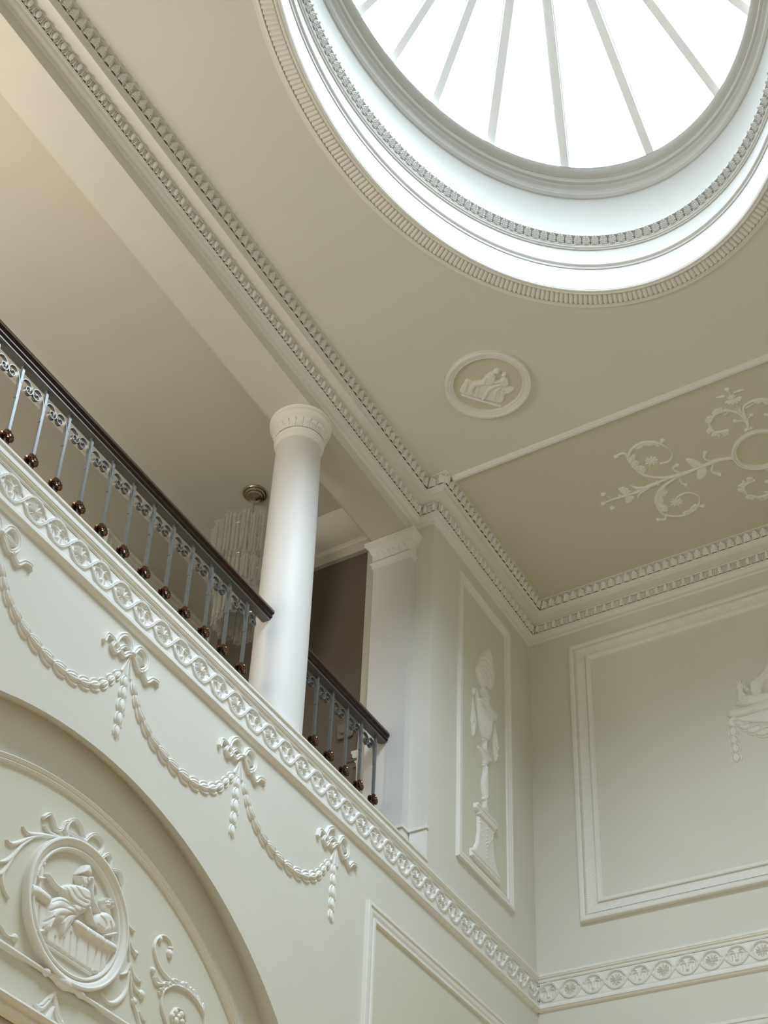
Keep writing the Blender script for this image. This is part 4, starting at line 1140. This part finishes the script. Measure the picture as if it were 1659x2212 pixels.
Vs = []; Fs = []; base = 0
for k in range(7):
    y = .195 + (.435) * (k + .5 + uu) / 7; Vs.append(np.stack([PX - .010 - H, y + 0 * H, 12.0 + .095 * vv + 0 * H], -1).reshape(-1, 3)); Fs.append(grid_faces(ny, nx) + base); base += nx * ny
for k in range(2):
    x = PX - .01 + .115 * (k + .5 + uu) / 2; Vs.append(np.stack([x + 0 * H, .205 - .010 - H, 12.0 + .095 * vv + 0 * H], -1).reshape(-1, 3)); Fs.append(grid_faces(ny, nx) + base); base += nx * ny
mk('leaf_necking', np.concatenate(Vs), np.concatenate(Fs), M_ORN, cap, angle=30)
b = MB(); b.box((PX - .020, .185, 8.38), (XR, .64, 8.71)); b.box((PX - .034, .171, 8.715), (XR, .654, 8.745)); b.box((PX - .012, .193, 8.70), (XR, .63, 8.72)); b.build('base', M_TRIM, pil, smooth=False)
b = MB(); b.box((XR - .020, -.001, 8.372), (XR, .171, 8.71)); b.box((XR - .034, -.012, 8.715), (XR, .171, 8.745)); b.box((XR - .012, -.001, 8.70), (XR, .171, 8.72)); struct(b.build('baseboard_return', M_TRIM, smooth=False))


# ------------------------------------------------------------------ balustrades
def sweep2d(path, w_, t_, y):
    """flat bar: path in the x-z plane, thickness t_ in plane, width w_ along y"""
    P = smooth(np.array(path, float), 5); T_ = np.gradient(P, axis=0); T_ /= np.linalg.norm(T_, axis=1)[:, None]
    N_ = np.column_stack([-T_[:, 1], T_[:, 0]]); V = []
    for p, n_ in zip(P, N_):
        a = p + n_ * t_ / 2; b = p - n_ * t_ / 2
        V += [(a[0], y - w_ / 2, a[1]), (a[0], y + w_ / 2, a[1]), (b[0], y + w_ / 2, b[1]), (b[0], y - w_ / 2, b[1])]
    n = len(P); F = [(i * 4 + k, i * 4 + (k + 1) % 4, (i + 1) * 4 + (k + 1) % 4, (i + 1) * 4 + k) for i in range(n - 1) for k in range(4)]
    F += [(3, 2, 1, 0), tuple((n - 1) * 4 + k for k in range(4))]
    return V, F


BY = .42
curlR = [(.007, -.165), (.012, -.128), (.032, -.098), (.062, -.088), (.094, -.100), (.116, -.128), (.120, -.160), (.104, -.186), (.078, -.190), (.058, -.172), (.060, -.146), (.080, -.136), (.094, -.148), (.090, -.164)]
curlL = [(-.012, -.32), (-.013, -.22), (-.020, -.16)] + [(-.036, -.116), (-.062, -.088), (-.094, -.084), (-.122, -.104), (-.132, -.136), (-.122, -.168), (-.098, -.182), (-.074, -.170), (-.068, -.146), (-.084, -.130), (-.102, -.136), (-.104, -.150)]


def ros_mesh():
    V, F = [], []; b = MB()
    for yy, sg in ((-.020, -1), (.020, 1)):
        ring_ = []; n = 22
        vs = [(0, yy + sg * .024, 0)]
        for rr_, hh_ in ((.012, .024), (.018, .012), (.030, .020), (.042, .018), (.056, .006), (.050, -.008)):
            for k in range(n * 2):
                a = 2 * pi * k / (2 * n); m_ = 1 + (.16 if k % 2 else -.14) * (rr_ > .025)
                jag = .004 * ((k // 2) % 2) * (rr_ > .018); vs.append((rr_ * m_ * math.cos(a), yy + sg * (hh_ + jag), rr_ * m_ * math.sin(a)))
        f = [(0, 1 + k, 1 + (k + 1) % (2 * n)) for k in range(2 * n)]
        for j in range(5):
            for k in range(2 * n):
                f.append((1 + j * 2 * n + k, 1 + (j + 1) * 2 * n + k, 1 + (j + 1) * 2 * n + (k + 1) % (2 * n), 1 + j * 2 * n + (k + 1) % (2 * n)))
        b.add(vs, f)
    return b


def balustrade(x0, x1, xs, label, group, last=True):
    rt = empty('balustrade', ((x0 + x1) / 2, BY, 8.38), label, 'balustrade', group)
    # mahogany handrail
    pr = [(-.038, 0), (-.052, .010), (-.054, .024), (-.048, .034), (-.068, .050), (-.066, .078), (-.046, .100), (0, .108), (.046, .100), (.066, .078), (.068, .050), (.048, .034), (.054, .024), (.052, .010), (.038, 0)]
    V = [(x, BY + a, 9.712 + z) for x in (x0, x1) for a, z in pr]; n = len(pr)
    mk('handrail', V, [tuple(f) for f in grid_faces(2, n)] + [tuple(range(n)), tuple(range(2 * n - 1, n - 1, -1)), (0, n, 2 * n - 1, n - 1)], M_WOOD, rt, angle=40)
    MB().box((x0, BY - .036, 9.694), (x1 - .02, BY + .036, 9.712)).build('top_bar', M_IRON, rt, smooth=False)
    MB().box((x0, BY - .03, 8.47), (x1 - .03, BY + .03, 8.485)).build('bottom_bar', M_IRON, rt, smooth=False)
    proto = None; pos0 = Tw([(0, 0, 0)])[0]
    for i, x in enumerate(xs):
        if proto is None:
            s = .0115
            bar = MB().box((x - s, BY - s, 8.38), (x + s, BY + s, 9.694)).build('baluster', M_IRON, rt, smooth=False)
            V, F = sweep2d([(x + a, 9.694 + c) for a, c in curlR], .027, .0065, BY); s1 = mk('scroll', V, F, M_IRON, rt, angle=40)
            V, F = sweep2d([(x + a, 9.694 + c) for a, c in curlL], .027, .0065, BY); s2 = mk('scroll', V, F, M_IRON, rt, angle=40)
            rb_ = ros_mesh(); Vr = np.concatenate(rb_.V) * .80 + np.array([x, BY, 9.0]); r_ = mk('rosette', Vr, rb_.F, M_BRONZE, rt, angle=25)
            for o_ in (s1, s2, r_): o_.parent = bar
            proto = (bar, s1, s2, r_); xp = x
        else:
            c = proto[0].copy(); COL.objects.link(c); c.parent = rt; c.location = Vector(((x - xp) * K, 0, 0))
            for ch in (proto[1:] if last or i < len(xs) - 1 else proto[2:]):
                d = ch.copy(); COL.objects.link(d); d.parent = c
    return rt


sL = .2575
xsL = [-4.575 - sL * k for k in range(15)][::-1]
balustrade(-8.25, -4.285, xsL, 'long iron gallery balustrade with scrolls and mahogany handrail, left of the column', 'gallery balustrades')
xsR = [-3.73, -3.476, -3.224, -2.970, -2.722, -2.470]
balustrade(-3.86, -2.335, xsR, 'short iron gallery balustrade with scrolls and mahogany handrail, between column and pilaster', 'gallery balustrades', False)

# ------------------------------------------------------------------ chandelier
HX, HY = -3.165, 1.575
ch = empty('chandelier', (HX, HY, GZ), 'tiered chandelier of ribbed glass tubes on a chain in the gallery', 'chandelier')
MB().lathe([(0, 12.615), (.03, 12.617), (.05, 12.63), (.075, 12.64), (.08, 12.655), (.098, 12.66), (.104, 12.675), (.122, 12.68), (.130, 12.69), (.132, 12.70)], (HX, HY), 48).build('canopy', M_NICKEL, ch)
b = MB(); nl = 12; zt, zb2 = 12.63, 12.06
for k in range(nl):
    zc_ = zt - (zt - zb2) * (k + .5) / nl; hl = (zt - zb2) / nl * .72; pts = []
    for j in range(13):
        a = 2 * pi * j / 12; xx, zz = .012 * math.cos(a), hl * math.sin(a)
        pts.append((HX + (xx if k % 2 else 0), HY + (0 if k % 2 else xx), zc_ + zz))
    b.tube(pts, .0035, 6, caps=False)
b.build('chain', M_NICKEL, ch)
b = MB(); b.tube([(HX, HY, 12.1), (HX, HY, 11.1)], .012, 10)
for rr_, zz in ((.34, 11.98), (.29, 11.62), (.23, 11.30)):
    b.tube([(HX + rr_ * math.cos(2 * pi * j / 40), HY + rr_ * math.sin(2 * pi * j / 40), zz) for j in range(41)], .006, 6, caps=False)
    for j in range(6):
        a = 2 * pi * j / 6; b.tube([(HX, HY, zz), (HX + rr_ * math.cos(a), HY + rr_ * math.sin(a), zz)], .005, 6)
b.build('frame', M_NICKEL, ch)
for rr_, zz, nn_ in ((.16, 11.85, 5), (.14, 11.50, 4)):
    for j in range(nn_):
        a = 2 * pi * (j + .3) / nn_; x, y = HX + rr_ * math.cos(a), HY + rr_ * math.sin(a)
        lb = MB().tube([(x, y, zz - .09), (x, y, zz)], .014, 10).build('lamp_holder', M_NICKEL, ch)
        MB().lathe([(0, zz), (.014, zz + .005), (.022, zz + .03), (.018, zz + .06), (.006, zz + .09), (0, zz + .10)], (x, y), 14).build('bulb', M_BULB, lb)


def tube_data(L):
    n = 36; V = []
    for z, g_ in ((.006, 1.28), (-.02, 1.0), (-L + .02, 1.0), (-L, 1.15)):
        for k in range(n):
            a = 2 * pi * k / n; r = .034 * g_ * (1 + .26 * math.cos(6 * a)); V.append((r * math.cos(a), r * math.sin(a), z))
    F = [(i * n + k, i * n + (k + 1) % n, (i + 1) * n + (k + 1) % n, (i + 1) * n + k) for i in range(3) for k in range(n)]
    return mesh_data('glass_tube', V, F, M_GLASS, True, 0, raw=True)


for rr_, zt_, L, n in ((.355, 12.06, .50, 26), (.305, 11.76, .52, 22), (.25, 11.42, .50, 18)):
    td = tube_data(L)
    for k in range(n):
        a = 2 * pi * (k + .5 * (n == 24)) / n; o = link('glass_tube', td, ch)
        o.location = Vector((rr_ * math.cos(a) * K, rr_ * math.sin(a) * K, (zt_ + .035 * (k % 2) - GZ) * K)); o.rotation_euler = (0, 0, a)

# ------------------------------------------------------------------ gallery doors, alarm, bracket
PG = Plane((0, GY, 0), (1, 0, 0), (0, 0, 1))
arch = [(0, -.002), (0, .03), (.01, .036), (.03, .034), (.036, .022), (.075, .020), (.08, .028), (.10, .026), (.105, .014), (.145, .012), (.15, .004), (.152, -.002)]


def door(nm, pl, u0, u1, vt, mt=M_GTRIM):
    V = []
    for (u, v, su, sv) in ((u0, 8.38, 1, 0), (u0, vt, 1, -1), (u1, vt, -1, -1), (u1, 8.38, -1, 0)):
        for i_, h_ in arch: V.append(pl.pos(np.array([u + su * i_]), np.array([v + sv * i_]), np.array([h_]))[0])
    root = empty(nm, pl.pos(np.array([(u0 + u1) / 2]), np.array([8.38]), np.array([0.]))[0], None, None); root['kind'] = 'structure'
    mk('architrave', V, grid_faces(4, len(arch)), mt, root, angle=25)
    b = MB(); w = (u1 - u0) / 2
    def bx(a, c, h0, h1):
        P0 = pl.pos(np.array([a[0]]), np.array([a[1]]), np.array([h0]))[0]; P1 = pl.pos(np.array([c[0]]), np.array([c[1]]), np.array([h1]))[0]; b.box(P0, P1)
    bx((u0 + .14, 8.385), (u1 - .14, vt - .14), 0.001, .006)
    for s0, s1 in ((u0 + .14, u0 + w - .005), (u0 + w + .005, u1 - .14)):
        for z0, z1 in ((8.5, 9.2), (9.3, 10.6), (10.7, vt - .26)):
            for a, c in (((s0 + .07, z0), (s1 - .07, z0 + .03)), ((s0 + .07, z1 - .03), (s1 - .07, z1)), ((s0 + .07, z0), (s0 + .10, z1)), ((s1 - .10, z0), (s1 - .07, z1))): bx(a, c, .006, .018)
    b.build('door_leaf', M_DOOR, root, smooth=False)
    return root


door('door_1', PG, -4.13, -2.34, 11.87)
PE = Plane((XR + .05, 0, 0), (0, -1, 0), (0, 0, 1))
dq = PE.uv(746, 1648)
door('door_2', PE, dq[0], dq[0] + .9, dq[1], M_BROWN)
q = PE.uv(748, 1581)
alr = empty('smoke_alarm', (XR + .05, -q[0], q[1]), 'small square wall alarm with a round sensor seen through the short balustrade', 'alarm')
b = MB(); n = 32; V = []
for h0, sc_ in ((0, 1), (.025, 1), (.035, .9)):
    for k in range(n):
        a = 2 * pi * k / n; r = .090 * sc_ / max(abs(math.cos(a)) ** 6 + abs(math.sin(a)) ** 6, 1e-6) ** (1 / 6)
        V.append((XR + .05 - h0, -q[0] + r * math.cos(a), q[1] + r * math.sin(a)))
F = [(i * n + k, i * n + (k + 1) % n, (i + 1) * n + (k + 1) % n, (i + 1) * n + k) for i in range(2) for k in range(n)] + [tuple(2 * n + k for k in range(n))]
mk('housing', V, F, M_PLAST, alr, angle=40)
V = [(XR + .015 - h0, -q[0] + r * math.cos(2 * pi * k / 24), q[1] + r * math.sin(2 * pi * k / 24)) for r, h0 in ((.05, 0), (.045, .02), (.02, .024)) for k in range(24)]
F = [(i * 24 + k, i * 24 + (k + 1) % 24, (i + 1) * 24 + (k + 1) % 24, (i + 1) * 24 + k) for i in range(2) for k in range(24)] + [tuple(48 + k for k in range(24))]
mk('sensor', V, F, M_PLAST, alr, angle=40)
PJ = Plane((XR, 0, 0), (0, -1, 0), (0, 0, 1)); q = PJ.uv(768, 1634)
b = MB(); V = []
pf = [(0, -.13), (.015, -.12), (.02, -.06), (.045, -.03), (.05, .0), (.065, .02), (.065, .05), (.08, .06), (.08, .09), (0, .09)]
ys = (-.0, .06)
V = [(XR + .02 + t_, .765 + p, q[1] + z) for t_ in (0, .09) for p, z in pf]; n = len(pf)
tag(mk('wall_bracket', V, [tuple(f) for f in grid_faces(2, n)] + [tuple(range(n)), tuple(range(2 * n - 1, n - 1, -1)), (0, n, 2 * n - 1, n - 1)], M_GTRIM, angle=20), 'little white moulded bracket on the doorway edge behind the short balustrade', 'bracket')

# ------------------------------------------------------------------ skylight
sk = empty('skylight', (OC[0], OC[1], 14.24), 'oval glass roof light with radiating white glazing bars', 'skylight')
HUB = np.array([OC[0], OC[1], 15.55])


def rim(a, off, z):
    dx, dy = math.cos(a), math.sin(a); A, B = OA + off, OB + off
    r = 1 / math.hypot(dx / A, dy / B); return np.array([OC[0] + dx * r, OC[1] + dy * r, z])


cb_ = [(.10, 14.24), (-.02, 14.245), (-.03, 14.26), (-.03, 14.32), (.12, 14.36), (.14, 14.24)]
o_ = oval(cb_, 'curb', M_BAR)
o_.parent = sk
for v in o_.data.vertices: v.co -= Vector(sk.location)
for k in range(20):
    a = 2 * pi * k / 20; p0 = rim(a, .02, 14.30); p1 = HUB + (p0 - HUB) * .04
    t_ = (p1 - p0) / np.linalg.norm(p1 - p0); s_ = np.cross(t_, [0, 0, 1]); s_ /= np.linalg.norm(s_); u_ = np.cross(s_, t_)
    b = MB()
    for (w0, d0, d1) in ((.036, -.075, -.012), (.050, -.016, .03)):
        V = [p + s_ * sx_ * w0 + u_ * d for p in (p0, p1) for sx_, d in ((-1, d0), (1, d0), (1, d1), (-1, d1))]
        b.add(V, [(0, 1, 5, 4), (1, 2, 6, 5), (2, 3, 7, 6), (3, 0, 4, 7), (3, 2, 1, 0), (4, 5, 6, 7)])
    b.build('glazing_bar', M_BAR, sk, smooth=False)
    rm_ = [rim(a + 2 * pi / 20 * j / 6, .05, 14.315) for j in range(7)]
    V = rm_ + [HUB + np.array([0, 0, .01])]
    V = [tuple(v) for v in V]; mk('pane', V, [(j, j + 1, 7) for j in range(6)], M_PANE, sk, smooth=False)
MB().lathe([(0, -.12), (.09, -.11), (.14, -.06), (.15, .0), (.12, .05), (0, .06)], (HUB[0], HUB[1]), 32, HUB[2]).build('hub', M_BAR, sk)
